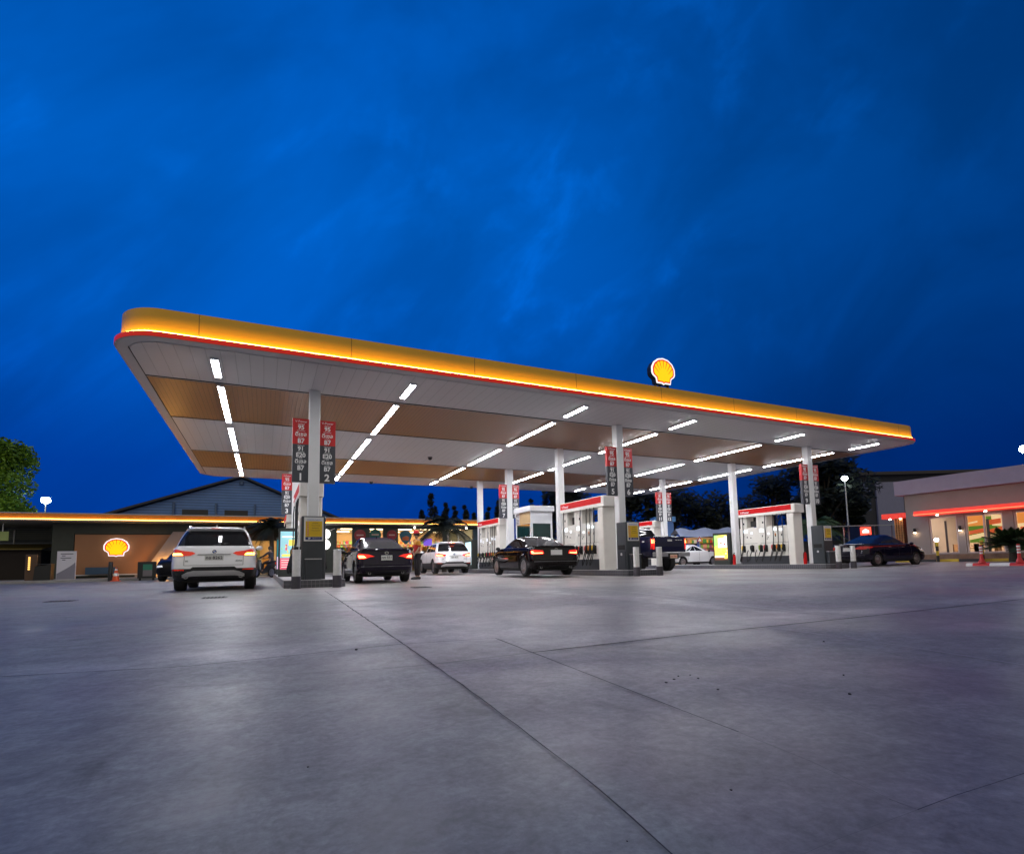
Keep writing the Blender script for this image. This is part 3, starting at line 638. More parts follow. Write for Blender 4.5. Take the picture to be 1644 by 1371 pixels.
# ------------------------------------------------------------------ vehicles
def smooth01(t): t = min(1, max(0, t)); return t*t*(3-2*t)
NR, NC, NS = 9, 7, 64
def half_ring(lv, sp):
    """right half of one slice: rear centre -> corner -> side -> corner -> front centre"""
    z, yr, yf, w, ar, br, af, bf, zf = lv; out = []
    for i in range(NR): x = (w-ar)*i/NR; out.append((x, yr+sp.get('rbow', .05)*(x/w)**2*(w > .3)))
    y0 = yr+sp.get('rbow', .05)*((w-ar)/w)**2*(w > .3)
    for i in range(NC): a = math.pi/2*i/NC; out.append((w-ar+ar*math.sin(a), y0+br*(1-math.cos(a))))
    for i in range(NS+1): out.append((w, y0+br+(yf-bf-y0-br)*i/NS))
    for i in range(1, NC+1): a = math.pi/2*i/NC; out.append((w-af+af*math.cos(a), yf-bf+bf*math.sin(a)))
    for i in range(1, NR+1): x = (w-af)*(1-i/NR); out.append((x, yf))
    res = []
    for x, y in out:
        zz = z+(zf-z)*smooth01((y-sp['cowl'])/(sp['L']-sp['cowl']))
        res.append((x, y, zz))
    return res
def build_shell(sp):
    rings = []; n = None
    for lv in sp['levels']:
        h = half_ring(lv, sp); full = h+[(-x, y, z) for x, y, z in h[-2:0:-1]]; rings.append(full); n = len(full)
    r, zw, ya = sp['wr'], sp['wr'], sp['axles']; ra = r+.055
    V = []
    for k, ring in enumerate(rings):
        row = []
        for x, y, z in ring:
            if abs(x) > .55*sp['W']/2:
                for a in ya:
                    d = y-a
                    if abs(d) < ra:
                        az = zw+math.sqrt(ra*ra-d*d)+.004*k
                        if z < az: z = az
            row.append((x, y, z))
        V.append(row)
    return V, n
def region(i, n):
    h = n//2; j = i if i < h else n-1-i
    if j < NR: return 'rear', j
    if j < NR+NC: return 'rc', j-NR
    if j < NR+NC+NS: return 'side', j-NR-NC
    if j < NR+2*NC+NS: return 'fc', j-NR-NC-NS
    return 'front', j-NR-2*NC-NS
class Car:
    def __init__(s, name, loc, yaw, sp, paint, label, cat='car', group=None):
        s.sp = sp; s.e = empty(name, loc, yaw, label, cat, group); s.paint = paint
        V, n = build_shell(sp); nl = len(V); sp_t = sp.get('trim', 0)
        body = MB(); g = {k: MB() for k in ['rear_window', 'windscreen']+[('side_window', q, h) for q in range(len(sp['side_glass'])) for h in (0, 1)]}; clad = MB()
        for m in [body, clad]+list(g.values()): m.v = [p for row in V for p in row]
        plastic = mat('car_cladding', (.012, .012, .014), .5)
        for k in range(nl-1):
            for i in range(n):
                j = (i+1) % n; f = (k*n+i, k*n+j, (k+1)*n+j, (k+1)*n+i)
                reg, q = region(i, n); dest, mt = body, paint
                if sp['glass'][0] <= k < sp['glass'][1]:
                    t = (k-sp['glass'][0]+.5)/(sp['glass'][1]-sp['glass'][0])
                    if reg == 'rear' and k < sp.get('rear_glass_top', 99): dest, mt = g['rear_window'], sp.get('rear_glass', glass_dark)
                    elif reg == 'rc' and q < sp.get('rc_glass', 1) and k < sp.get('rear_glass_top', 99): dest, mt = g['rear_window'], sp.get('rear_glass', glass_dark)
                    elif reg == 'front' or (reg == 'fc' and q > 3): dest, mt = g['windscreen'], glass_dark
                    elif reg == 'side':
                        u = q/NS
                        for w_, (a, b, sa, sb) in enumerate(sp['side_glass']):
                            if a+sa*t <= u <= b+sb*t: dest, mt = g[('side_window', w_, int(i < n//2))], glass_dark
                elif k < sp_t: dest, mt = clad, plastic
                dest.face(f, mt, True)
        top = [(nl-1)*n+i for i in range(n)]; body.face(top, paint, True)
        s.body = None
        s.V = body.v; allf = body.f+sum((m.f for m in g.values()), [])+clad.f
        s.bvh = BVHTree.FromPolygons([Vector(p) for p in s.V], allf)
        def finish(m, name, parent):
            used = sorted({i for f in m.f for i in f}); mp = {a: b for b, a in enumerate(used)}
            m.v = [m.v[i] for i in used]; m.f = [[mp[i] for i in f] for f in m.f]; return m.build(name, parent, 38)
        s.body = finish(body, 'body', s.e)
        for nm, m in g.items():
            if m.f: finish(m, nm if isinstance(nm, str) else nm[0], s.e)
        if clad.f: finish(clad, 'lower_cladding', s.e)
        L, wh = sp['L'], sp['W']/2; zb = sp['levels'][0][0]
        mb = MB(); mb.box(-wh+.27, wh-.27, .25, L-.3, zb-.03, sp.get('under_top', .72), mat('underbody', (.006, .006, .006), .8)); mb.build('underbody', s.e)
        s.wheels()
    def wheels(s):
        sp = s.sp; r = sp['wr']; tw = sp.get('tw', .22); rm = sp.get('rim_mat', alu)
        rk = r*sp.get('rimk', .68)
        mb = MB(); prof = [(rk, -tw/2+.02), (rk+.02, -tw/2), (r-.025, -tw/2), (r-.005, -tw/2+.02), (r, -tw/2+.045), (r, tw/2-.045), (r-.005, tw/2-.02), (r-.025, tw/2), (rk+.02, tw/2), (rk, tw/2-.02)]
        mb.lathe(prof, rubber, 'x', n=32, caps=False); tyre = mb.mesh('wheel', 40)
        mb = MB(); mb.lathe([(rk+.004, tw/2-.03), (rk, tw/2-.01), (rk-.03, tw/2-.012), (rk-.035, .0)], rm, 'x', n=32, caps=False)
        mb.lathe([(rk-.03, -.01), (.02, -.012)], black, 'x', n=24)
        mb.lathe([(.055, tw/2-.06), (.055, tw/2-.02), (.03, tw/2-.014)], rm, 'x', n=14)
        ns = sp.get('spokes', 10)
        for i in range(ns):
            a = 2*math.pi*i/ns; c, q = math.cos(a), math.sin(a); b = .022
            def P(rr, o, x): return (x, rr*c-o*q, rr*q+o*c)
            mb.add([P(.045, -b, tw/2-.035), P(.045, b, tw/2-.035), P(rk-.015, b*.8, tw/2-.022), P(rk-.015, -b*.8, tw/2-.022), P(.045, -b, tw/2-.06), P(.045, b, tw/2-.06), P(rk-.015, b*.8, tw/2-.05), P(rk-.015, -b*.8, tw/2-.05)],
                   [(0, 3, 2, 1), (0, 1, 5, 4), (1, 2, 6, 5), (2, 3, 7, 6), (3, 0, 4, 7)], rm)
        rim = mb.mesh('rim', 40)
        for ya in sp['axles']:
            for sd in (-1, 1):
                w = link('wheel', tyre, s.e); w.location = (sd*(sp['W']/2-tw/2-.025), ya, r); w.rotation_euler = (0, 0, 0 if sd > 0 else math.pi)
                link('rim', rim, w)
    def patch(s, name, poly, mt, side='rear', off=.008, N=.05, parent=None, thick=.03):
        """piece of trim cut to POLY and laid on the body surface"""
        bm = bmesh.new(); f = bm.faces.new([bm.verts.new((u, v, 0)) for u, v in poly]); us = [p[0] for p in poly]; vs = [p[1] for p in poly]
        def cuts(a, b): k = max(1, int((b-a)/N)); return [a+(b-a)*i/k for i in range(1, k)]
        for c in cuts(min(us), max(us)): bmesh.ops.bisect_plane(bm, geom=bm.verts[:]+bm.edges[:]+bm.faces[:], plane_co=(c, 0, 0), plane_no=(1, 0, 0))
        for c in cuts(min(vs), max(vs)): bmesh.ops.bisect_plane(bm, geom=bm.verts[:]+bm.edges[:]+bm.faces[:], plane_co=(0, c, 0), plane_no=(0, 1, 0))
        bd = [e for e in bm.edges if e.is_boundary]
        org, d = {'rear': (lambda u, v: Vector((u, -2, v)), Vector((0, 1, 0))), 'right': (lambda u, v: Vector((4, u, v)), Vector((-1, 0, 0))), 'left': (lambda u, v: Vector((-4, u, v)), Vector((1, 0, 0))), 'front': (lambda u, v: Vector((u, s.sp['L']+2, v)), Vector((0, -1, 0)))}[side]
        hits = {}; ok = []
        for v in bm.verts:
            h = s.bvh.ray_cast(org(v.co.x, v.co.y), d)
            if h[0] is None:
                q = s.bvh.find_nearest(org(v.co.x, v.co.y)+d*2.05)[0]; o = org(v.co.x, v.co.y); hits[v] = o+d*((q-o).dot(d))
            else: hits[v] = h[0]
        for v in bm.verts: v.co = hits[v]-d*off
        ret = bmesh.ops.extrude_edge_only(bm, edges=bd)
        for v in [x for x in ret['geom'] if isinstance(x, bmesh.types.BMVert)]: v.co += d*thick
        bmesh.ops.recalc_face_normals(bm, faces=bm.faces[:])
        me = bpy.data.meshes.new(name); bm.to_mesh(me); bm.free(); me.materials.append(mt)
        me.polygons.foreach_set('use_smooth', [True]*len(me.polygons)); me.set_sharp_from_angle(angle=R(40))
        return link(name, me, parent or s.e)
    def both(s, name, poly, mt, **k):
        return [s.patch(name, poly, mt, **k), s.patch(name, [(-x, z) for x, z in poly[::-1]], mt, **k)]
    def at_rear(s, x, z):
        h = s.bvh.ray_cast(Vector((x, -2, z)), Vector((0, 1, 0))); return h[0].y if h[0] else 0
    def plate(s, body, z, w=.34, h=.15, x=0., col=(.75, .75, .73), txt=None):
        y = s.at_rear(x, z)-.016; mb = MB(); mb.box(x-w/2, x+w/2, y, y+.012, z-h/2, z+h/2, mat('plate_%d' % int(col[1]*100), col, .4)); o = mb.build('number_plate', s.e)
        if body: text('lettering', body, h*.62, txt or text_d, o, (x, y-.004, z-h*.08), bold=.01)
        return o
    def mirrors(s, y, z, mt):
        for sd in (-1, 1):
            x = s.sp['W']/2-.06; mb = MB(); mb.sphere((0, 0, 0), .10, mt, 12, (.95, .55, .70)); mb.tube([(-.16*sd, -.0, -.06), (-.02*sd, 0, -.03)], .03, black, 6)
            o = mb.build('mirror', s.e); o.location = (sd*(x+.11), y, z)
    def exhaust(s, xs, z, r=.045):
        for x in xs:
            y = s.at_rear(x, z)-.02; mb = MB(); mb.lathe([(r*.75, .06), (r*.8, 0), (r, 0), (r, .16)], chrome, 'y', n=16, caps=False); mb.lathe([(r*.76, .05), (.002, .055)], black, 'y', n=12)
            o = mb.build('exhaust', s.e); o.location = (x, y, z)

pw = mat('paint_white', (.90, .90, .92), .35, coat=1.0); pd = mat('paint_midnight', (.010, .006, .022), .3, coat=.75, spec=.0); pb = mat('paint_black', (.005, .003, .004), .28, coat=.75, spec=.0)
pn = mat('paint_navy', (.010, .011, .040), .32, coat=.75, spec=.0); pk = mat('paint_dark', (.006, .005, .018), .3, coat=.75, spec=.0)
lamp_red = mat('lamp_red', (.35, .008, .008), .12, emit=.9, ecol=(1, .02, .008), coat=.6); lamp_on = mat('brake_glow', (1, .10, .04), .3, emit=20, ecol=(1, .10, .035)); amber_on = mat('amber_glow', (1, .35, .05), .3, emit=13, ecol=(1, .36, .06))
lamp_dk = mat('lamp_dark_red', (.16, .006, .004), .12, emit=.45, ecol=(1, .04, .01), coat=.6); lamp_off = mat('lamp_unlit_red', (.30, .008, .008), .12, emit=.10, ecol=(1, .02, .01), coat=.6); silver = mat('skid_silver', (.62, .62, .62), .35, metal=.7); seam = mat('shut_line', (.02, .02, .022), .6); lens = mat('lamp_clear', (.7, .7, .72), .08, coat=.5)

def suv_spec():
    #        z    yr   yf    w    ar   br   af   bf   zf
    lv = [(.24, .26, 4.22, .80, .25, .25, .35, .40, .24), (.31, .10, 4.34, .875, .22, .25, .35, .45, .31), (.42, .03, 4.40, .90, .20, .28, .35, .50, .42), (.54, .00, 4.43, .908, .18, .30, .36, .55, .53),
          (.66, .01, 4.44, .910, .17, .30, .38, .60, .64), (.78, .05, 4.42, .908, .16, .30, .40, .66, .74), (.90, .08, 4.37, .900, .15, .30, .42, .70, .84), (1.00, .11, 4.28, .888, .14, .30, .45, .75, .92),
          (1.05, .14, 4.05, .868, .13, .29, .48, .80, .96), (1.07, .155, 3.25, .845, .12, .28, .40, .50, 1.0), (1.09, .165, 3.17, .832, .12, .28, .36, .48, 1.05), (1.20, .24, 2.98, .800, .12, .28, .34, .46, 1.2),
          (1.31, .33, 2.78, .762, .12, .28, .32, .44, 1.31), (1.42, .44, 2.58, .715, .13, .29, .30, .42, 1.42), (1.47, .50, 2.48, .690, .14, .29, .29, .42, 1.47), (1.525, .40, 2.36, .650, .16, .30, .28, .40, 1.525), (1.565, .43, 2.22, .58, .18, .30, .26, .40, 1.565), (1.585, .62, 2.0, .42, .2, .3, .2, .3, 1.585), (1.592, .9, 1.7, .15, .08, .1, .08, .1, 1.592)]
    return dict(levels=lv, L=4.44, W=1.82, cowl=3.0, wr=.345, axles=(.88, 3.55), glass=(10, 14), rc_glass=3, side_glass=((.05, .22, -.01, .0), (.25, .55, -.02, -.01), (.58, .93, -.02, .0)), rbow=.07, under_top=.75, trim=3, tw=.24)
def white_suv(loc, yaw, label, amber, plate, brake=False):
    c = Car('white_suv', loc, yaw, suv_spec(), pw, label, 'car'); sd = 'rear'
    lamp = [(.395, .905), (.46, .945), (.62, .965), (.80, 1.01), (.875, 1.00), (.888, .90), (.875, .845), (.66, .845), (.50, .855)]
    for sg in (1, -1):
        pl = lamp if sg > 0 else [(-x, z) for x, z in lamp[::-1]]
        o = c.patch('tail_light', pl, lamp_dk if amber else lamp_red, off=.012)
        g = [(.65, .862), (.872, .862), (.872, .915), (.70, .915)] if amber else [(.52, .865), (.86, .87), (.87, .94), (.66, .94)]
        g = g if sg > 0 else [(-x, z) for x, z in g[::-1]]
        c.patch('bulb', g, amber_on if amber else lamp_on, off=.020, parent=o, thick=.01)
    c.both('tail_reflector', [(.62, .49), (.86, .50), (.86, .53), (.62, .52)], lamp_dk)
    plastic = mat('car_cladding', (.012, .012, .014), .5)
    c.patch('bumper_insert', [(-.80, .30), (.80, .30), (.82, .50), (.52, .51), (.44, .58), (-.44, .58), (-.52, .51), (-.82, .50)], plastic, off=.008)
    c.patch('skid_plate', [(-.66, .33), (-.45, .36), (.45, .36), (.66, .33), (.66, .40), (.55, .46), (.42, .49), (-.42, .49), (-.55, .46), (-.66, .40)], silver, off=.022)
    c.exhaust((-.58, .58), .355, .05)
    c.patch('plate_recess', [(-.24, .70), (.24, .70), (.27, .84), (-.27, .84)], pw, off=.004)
    c.patch('trunk_handle', [(-.36, .868), (.36, .868), (.34, .885), (-.34, .885)], mat('handle_shadow', (.10, .10, .11), .4), off=.012)
    c.plate(plate, .775, .40, .17, 0)
    # roundel
    y = c.at_rear(0, .945)-.012; mb = MB(); mb.lathe([(.045, 0), (.045, .012)], mat('badge_ring', (.02, .02, .025), .3), 'y', n=20)
    for k, mt in enumerate((mat('badge_blue', (.03, .12, .5), .4), text_w, mat('badge_blue', (.03, .12, .5), .4), text_w)):
        mb.add([(0, -.002, 0)]+[(.032*math.cos(R(90*k+15*i)), -.002, .032*math.sin(R(90*k+15*i))) for i in range(7)], [(0, i+1, i+2) for i in range(6)], mt)
    b = mb.build('badge', c.e); b.location = (0, y, .945)
    for x in (-.60, .46):
        text('badge_lettering', 'X1' if x < 0 else 'sDrive', .055, mat('badge_dark', (.05, .05, .06), .3), c.e, (x, c.at_rear(x, .72)-.01, .705), bold=.02, align='LEFT')
    for (a, b_) in (((-.62, .62), (-.52, .60)), ((.62, .62), (.52, .60))): pass
    c.patch('shut_line', [(-.62, .615), (.62, .615), (.62, .622), (-.62, .622)], seam, off=.003, thick=.004)
    for sg in (-1, 1): c.patch('shut_line', [(sg*.62, .615), (sg*.628, .615), (sg*.628, .84), (sg*.62, .84)] if sg > 0 else [(-.628, .615), (-.62, .615), (-.62, .84), (-.628, .84)], seam, off=.003, thick=.004)
    # roof rails, antenna, spoiler lamp, wiper
    for sg in (-1, 1):
        mb = MB(); mb.tube([(sg*.60, .72, 1.555), (sg*.61, .82, 1.60), (sg*.60, 1.5, 1.625), (sg*.57, 2.2, 1.60), (sg*.555, 2.3, 1.55)], .018, alu, 8); mb.build('roof_rail', c.e)
    mb = MB(); mb.add([(-.025, .62, 1.58), (.025, .62, 1.58), (0, .60, 1.66), (0, .86, 1.585), (-.025, .75, 1.585), (.025, .75, 1.585)], [(0, 1, 2), (1, 5, 3, 2), (0, 2, 3, 4)], pw); mb.build('antenna', c.e)
    mb = MB(); mb.box(-.10, .10, .36, .38, 1.52, 1.535, lamp_on if brake else lamp_dk); mb.build('brake_light', c.e)
    y = c.at_rear(.1, 1.13); mb = MB(); mb.tube([(-.05, y-.01, 1.10), (.32, c.at_rear(.32, 1.16)-.02, 1.15)], .012, black, 6); mb.build('wiper', c.e)
    c.mirrors(3.02, 1.12, pw)
    for sg, nm in ((1, 'right'), (-1, 'left')):
        for u in (1.45, 2.40): c.patch('door_handle', [(u, .93), (u+.22, .93), (u+.22, .955), (u, .955)], pw, side=nm, off=.02)
        for u in (1.28, 2.22, 3.12): c.patch('shut_line', [(u, .40), (u+.008, .40), (u+.03, 1.04), (u+.022, 1.04)], seam, side=nm, off=.003, thick=.004)
    return c
white_suv((-1.09, 14.87, 0), 0, 'large white SUV with amber turn lights glowing, left of pump 1', True, 'กข 8262')
white_suv((8.42, 25.0, .06), R(-3), 'white SUV with red brake lights on, beside pump 7', False, 'ขค 417', True)

def sedan_spec(L=4.34, W=1.70, H=1.46, rg=None, wr=.31):
    k = L/4.34; w = W/2
    lv = [(.22, .30, 4.16, w-.10, .25, .25, .35, .42, .22), (.30, .10, 4.26, w-.03, .24, .28, .36, .50, .30), (.40, .03, 4.31, w-.008, .22, .30, .38, .58, .40), (.52, .00, 4.335, w-.002, .20, .32, .40, .64, .51),
          (.62, .01, 4.34, w, .20, .33, .42, .70, .60), (.73, .05, 4.31, w-.004, .20, .34, .44, .75, .68), (.84, .05, 4.24, w-.014, .20, .34, .48, .80, .75), (.93, .07, 4.15, w-.026, .20, .33, .50, .85, .81),
          (1.00, .08, 3.98, w-.045, .20, .32, .52, .90, .85), (1.035, .11, 3.45, w-.07, .20, .30, .48, .70, .92), (1.02, .62, 3.12, w-.085, .15, .40, .38, .50, .97), (1.03, .66, 3.08, w-.10, .14, .40, .36, .48, 1.0),
          (1.13, .86, 2.90, w-.14, .14, .42, .34, .46, 1.13), (1.23, 1.06, 2.70, w-.185, .14, .42, .32, .44, 1.23), (1.32, 1.28, 2.50, w-.235, .15, .42, .30, .42, 1.32), (1.36, 1.40, 2.40, w-.26, .16, .40, .29, .40, 1.36),
          (1.42, 1.55, 2.25, w-.32, .18, .35, .26, .34, 1.42), (1.45, 1.75, 2.1, w-.45, .18, .2, .2, .2, 1.45), (1.46, 1.85, 2.0, w-.70, .04, .03, .04, .03, 1.46)]
    hs = (H-1.0)/.46
    out = []
    for z, yr, yf, ww, ar, br, af, bf, zf in lv:
        if z > 1.0: z = 1.0+(z-1.0)*hs
        if zf > 1.0: zf = 1.0+(zf-1.0)*hs
        out.append((z, yr*k, yf*k, ww, ar, br*k, af, bf*k, zf))
    return dict(levels=out, L=L, W=W, cowl=2.9*k, wr=wr, axles=(.82*k, 3.42*k), glass=(11, 15), rc_glass=2, side_glass=((-.02, .16, .05, .0), (.20, .53, .02, -.02), (.57, 1.0, -.03, -.01)), rbow=.06, under_top=.66, trim=1, tw=.21, rear_glass=rg or glass_dark)
def sedan(name, loc, yaw, sp, paint, label, plate, on, lamp, glow, platez=.70, plate_w=.36, ex=(.5,), pcol=(.75, .75, .73), blacklow=True):
    c = Car(name, loc, yaw, sp, paint, label, 'car'); w = sp['W']/2
    for sg in (1, -1):
        fl = (lambda P: P) if sg > 0 else (lambda P: [(-x, z) for x, z in P[::-1]])
        o = c.patch('tail_light', fl(lamp), lamp_red if on else lamp_off, off=.012); c.patch('bulb', fl(glow), lamp_on if on else lamp_off, off=.020, parent=o, thick=.01)
    plastic = mat('car_cladding', (.012, .012, .014), .5)
    c.patch('bumper_insert', [(-w+.28, .29), (w-.28, .29), (w-.22, .37), (-w+.22, .37)], plastic, off=.010)
    c.patch('bumper_crease', [(-w+.10, .495), (w-.10, .495), (w-.10, .505), (-w+.10, .505)], mat('crease_light', (.25, .25, .28), .2, coat=1), off=.006, thick=.004)
    c.patch('shut_line', [(-w+.30, .575), (w-.30, .575), (w-.30, .582), (-w+.30, .582)], seam, off=.003, thick=.004)
    c.patch('trunk_lip', [(-w+.12, .985), (w-.12, .985), (w-.12, .998), (-w+.12, .998)], paint, off=.03, thick=.03)
    c.plate(plate, platez, plate_w, .17, 0, pcol)
    z = .905; y = c.at_rear(0, z)-.01; mb = MB(); mb.lathe([(.05, 0), (.05, .01), ], chrome, 'y', n=18); mb.lathe([(.040, -.002), (.02, -.003)], black, 'y', n=18); b = mb.build('badge', c.e); b.location = (0, y, z); b.scale = (1.15, 1, .85)
    c.exhaust([q*sg for q in ex for sg in (-1, 1)], .30, .042)
    c.mirrors(3.0*sp['L']/4.34, 1.02, black if blacklow else paint)
    mb = MB(); mb.add([(-.02, 1.72, sp['levels'][-2][0]-.01), (.02, 1.72, sp['levels'][-2][0]-.01), (0, 1.62, sp['levels'][-1][0]+.05), (0, 1.95, sp['levels'][-1][0]-.01)], [(0, 1, 2), (1, 3, 2), (3, 0, 2)], paint); mb.build('antenna', c.e)
    kk = sp['L']/4.34
    for sg, nm in ((1, 'right'), (-1, 'left')):
        for u in (1.52, 2.40): c.patch('door_handle', [(u*kk, .86), (u*kk+.2, .86), (u*kk+.2, .885), (u*kk, .885)], chrome if name == 'dark_blue_sedan' else paint, side=nm, off=.02)
        for u in (1.22, 2.18, 3.02): c.patch('shut_line', [(u*kk, .36), (u*kk+.008, .36), (u*kk+.03, .98), (u*kk+.022, .98)], seam, side=nm, off=.003, thick=.004)
        c.patch('sill_trim', [(1.25*kk, .255), (3.0*kk, .255), (3.0*kk, .29), (1.25*kk, .29)], plastic, side=nm, off=.01)
    return c
gray_glass = mat('lit_rear_glass', (.045, .045, .05), .08, spec=.7)  # greyer than the other glass: lit interior put into its colour
maz = sedan('compact_sedan', (3.36, 16.35, 0), 0, sedan_spec(4.34, 1.70, 1.46, gray_glass), pd, 'dark purple compact sedan with red tail lights on, being served at pump 2', 'กท 551', True,
      [(.36, .80), (.52, .86), (.72, .885), (.80, .90), (.83, .80), (.80, .73), (.66, .72), (.50, .78)], [(.60, .765), (.79, .75), (.815, .84), (.68, .83)], .745, .33, (.5,))
bm = sedan('black_sedan', (8.98, 15.85, .05), R(-3.5), sedan_spec(4.70, 1.83, 1.44, gray_glass, .335), pb, 'black sedan with thin red tail lights on, parked beside pump 5', None, True,
      [(.46, .76), (.50, .87), (.78, .895), (.87, .87), (.88, .77), (.80, .735), (.60, .75)], [(.50, .775), (.52, .80), (.80, .80), (.83, .86), (.865, .85), (.85, .765), (.72, .765)], .80, .42, (.55,), (.85, .85, .85))
bm.sp['rim_mat'] = alu
c = sedan('dark_blue_sedan', (24.5, 15.95, .03), R(-92), sedan_spec(4.80, 1.80, 1.47), pk, 'dark blue sedan parked sideways before the red-banded restaurant', None, False,
      [(.30, .80), (.50, .88), (.80, .90), (.875, .86), (.88, .78), (.70, .77)], [(.5, .80), (.78, .80), (.80, .85), (.55, .85)], .78, .34, (.5,), (.7, .7, .7), False)
# wrap-round tail lamps and chrome window line of that sedan
c.patch('tail_light', [(.06, .79), (.52, .84), (.62, .89), (.10, .92)], lamp_off, side='right', off=.014)
c.patch('window_trim', [(1.05, 1.0), (3.0, 1.0), (3.0, 1.012), (1.05, 1.012)], chrome, side='right', off=.012)
c.patch('head_light', [(4.05, .66), (4.50, .62), (4.42, .72), (3.95, .80)], lens, side='right', off=.012)
sedan('white_sedan', (24.2, 28.2, .05), R(-90), sedan_spec(4.5, 1.78, 1.46), pw, 'white car mostly hidden behind the blue pickup', None, False,
      [(.36, .80), (.52, .86), (.72, .885), (.80, .90), (.83, .80), (.66, .72)], [(.60, .765), (.79, .75), (.8, .84), (.68, .83)])
white_suv((5.5, 29.5, .05), R(0), 'white car half hidden ahead of the dark purple sedan', False, None)
dk = sedan('dark_parked_car', (-3.05, 33.6, 0), R(172), suv_spec() | {'trim': 1}, mat('paint_matt_black', (.004, .004, .006), .45, coat=.2, spec=.1), 'black car parked beyond the large white SUV', None, False,
      [(.40, .80), (.8, .9), (.86, .8)], [(.5, .82), (.8, .85), (.8, .82)])
dk.both('head_light', [(.52, .66), (.82, .64), (.84, .74), (.56, .74)], mat('head_lamp', (.8, .8, .85), .2, emit=.35, ecol=(.9, .95, 1)), side='front', off=.02)

def pickup(loc, yaw):
    lv = [(.42, .28, 5.0, .80, .15, .15, .35, .42, .42), (.52, .24, 5.18, .90, .12, .15, .36, .50, .52), (.66, .22, 5.24, .915, .10, .14, .38, .58, .66), (.80, .215, 5.26, .92, .10, .14, .40, .64, .80), (.95, .215, 5.24, .92, .10, .14, .42, .68, .92),
          (1.08, .22, 5.16, .915, .09, .13, .46, .72, 1.0), (1.14, .225, 5.0, .905, .09, .12, .5, .8, 1.04), (1.155, .25, 4.2, .88, .08, .1, .45, .6, 1.09), (1.15, 1.95, 3.95, .86, .10, .08, .38, .5, 1.10), (1.18, 1.96, 3.90, .85, .10, .08, .36, .48, 1.16),
          (1.32, 1.99, 3.68, .81, .10, .08, .34, .46, 1.32), (1.46, 2.03, 3.46, .765, .10, .09, .32, .44, 1.46), (1.58, 2.07, 3.25, .72, .11, .10, .30, .42, 1.58), (1.64, 2.08, 3.12, .69, .12, .12, .29, .42, 1.64), (1.71, 2.16, 2.95, .62, .15, .15, .26, .35, 1.71), (1.74, 2.35, 2.7, .4, .15, .15, .15, .15, 1.74), (1.745, 2.5, 2.6, .1, .03, .03, .03, .03, 1.745)]
    up = lambda z: .60+(z-.42)*1.15 if z <= 1.155 else 1.445+(z-1.155)*.76
    lv = [(up(l[0]),)+l[1:8]+(up(l[8]),) for l in lv]
    sp = dict(levels=lv, L=5.26, W=1.84, cowl=3.9, wr=.41, axles=(1.32, 4.36), glass=(9, 13), rc_glass=0, side_glass=((.05, .42, .0, .0), (.48, .95, .0, -.02)), rbow=.0, under_top=.85, tw=.26)
    c = Car('pickup_truck', loc, yaw, sp, pn, 'dark navy pickup truck with red tail light on, right of pump 6', 'pickup')
    for sg in (1, -1):
        fl = (lambda P: P) if sg > 0 else (lambda P: [(-x, z) for x, z in P[::-1]])
        o = c.patch('tail_light', fl([(.79, .92), (.91, .92), (.91, 1.36), (.79, 1.36)]), lamp_red, off=.014); c.patch('bulb', fl([(.81, 1.16), (.90, 1.16), (.90, 1.32), (.81, 1.32)]), lamp_on, off=.022, parent=o, thick=.01)
    for x0, x1, z0, z1 in ((-.77, -.763, .83, 1.42), (.763, .77, .83, 1.42)): c.patch('shut_line', [(x0, z0), (x1, z0), (x1, z1), (x0, z1)], seam, off=.003, thick=.004)
    c.patch('shut_line', [(-.77, .825), (.77, .825), (.77, .832), (-.77, .832)], seam, off=.003, thick=.004)
    c.patch('tailgate_crease', [(-.74, 1.15), (.74, 1.15), (.70, 1.18), (-.70, 1.18)], pn, off=.025, thick=.03)
    c.patch('tailgate_handle', [(-.12, 1.24), (.12, 1.24), (.12, 1.32), (-.12, 1.32)], chrome, off=.02)
    mb = MB(); mb.cbox(-.92, .92,   .03, .22, .62, .80, mat('step_bumper', (.30, .30, .32), .35, metal=.6), .03); mb.box(-.26, .26, .01, .0295, .52, .74, black); b = mb.build('bumper', c.e)
    mb = MB(); mb.box(-.18, .18, -.004, .008, .55, .70, mat('plate_orange', (.75, .55, .38), .4)); p = mb.build('number_plate', c.e); text('lettering', 'บฉ 3962', .095, mat('plate_red', (.6, .05, .04), .4), p, (0, -.007, .595), bold=.01)
    mb = MB(); mb.box(-.78, .78, .30, 1.9, 1.0, 1.04, black); mb.build('bed_floor', c.e)
    mb = MB(); mb.tube([(-.76, 1.9, 1.44), (-.76, 1.35, 1.49), (-.70, 1.25, 1.49)], .02, black, 6); mb.build('bed_rail', c.e)
    c.mirrors(3.7, 1.52, pn)
    for sg in (-1, 1):
        mb = MB(); mb.box(sg*.72-.12, sg*.72+.12, .88, .9, .22, .62, rubber); mb.build('mud_flap', c.e)
    for sg, nm in ((1, 'right'), (-1, 'left')):
        for u in (2.1, 3.0): c.patch('door_handle', [(u, 1.28), (u+.2, 1.28), (u+.2, 1.31), (u, 1.31)], chrome, side=nm, off=.02)
        for u in (1.93, 2.9, 3.85): c.patch('shut_line', [(u, .72), (u+.008, .72), (u+.01, 1.40), (u, 1.40)], seam, side=nm, off=.003, thick=.004)
    text('lettering', '4x4', .09, text_w, c.e, (-.93, .75, 1.22), (R(90), 0, R(-90)), bold=.02)
    for k in range(3): c.patch('badge', [(.30+k*.13, 1.28), (.40+k*.13, 1.28), (.40+k*.13, 1.31), (.30+k*.13, 1.31)], chrome, off=.012, thick=.01)
pickup((15.0, 16.9, .03), R(0))

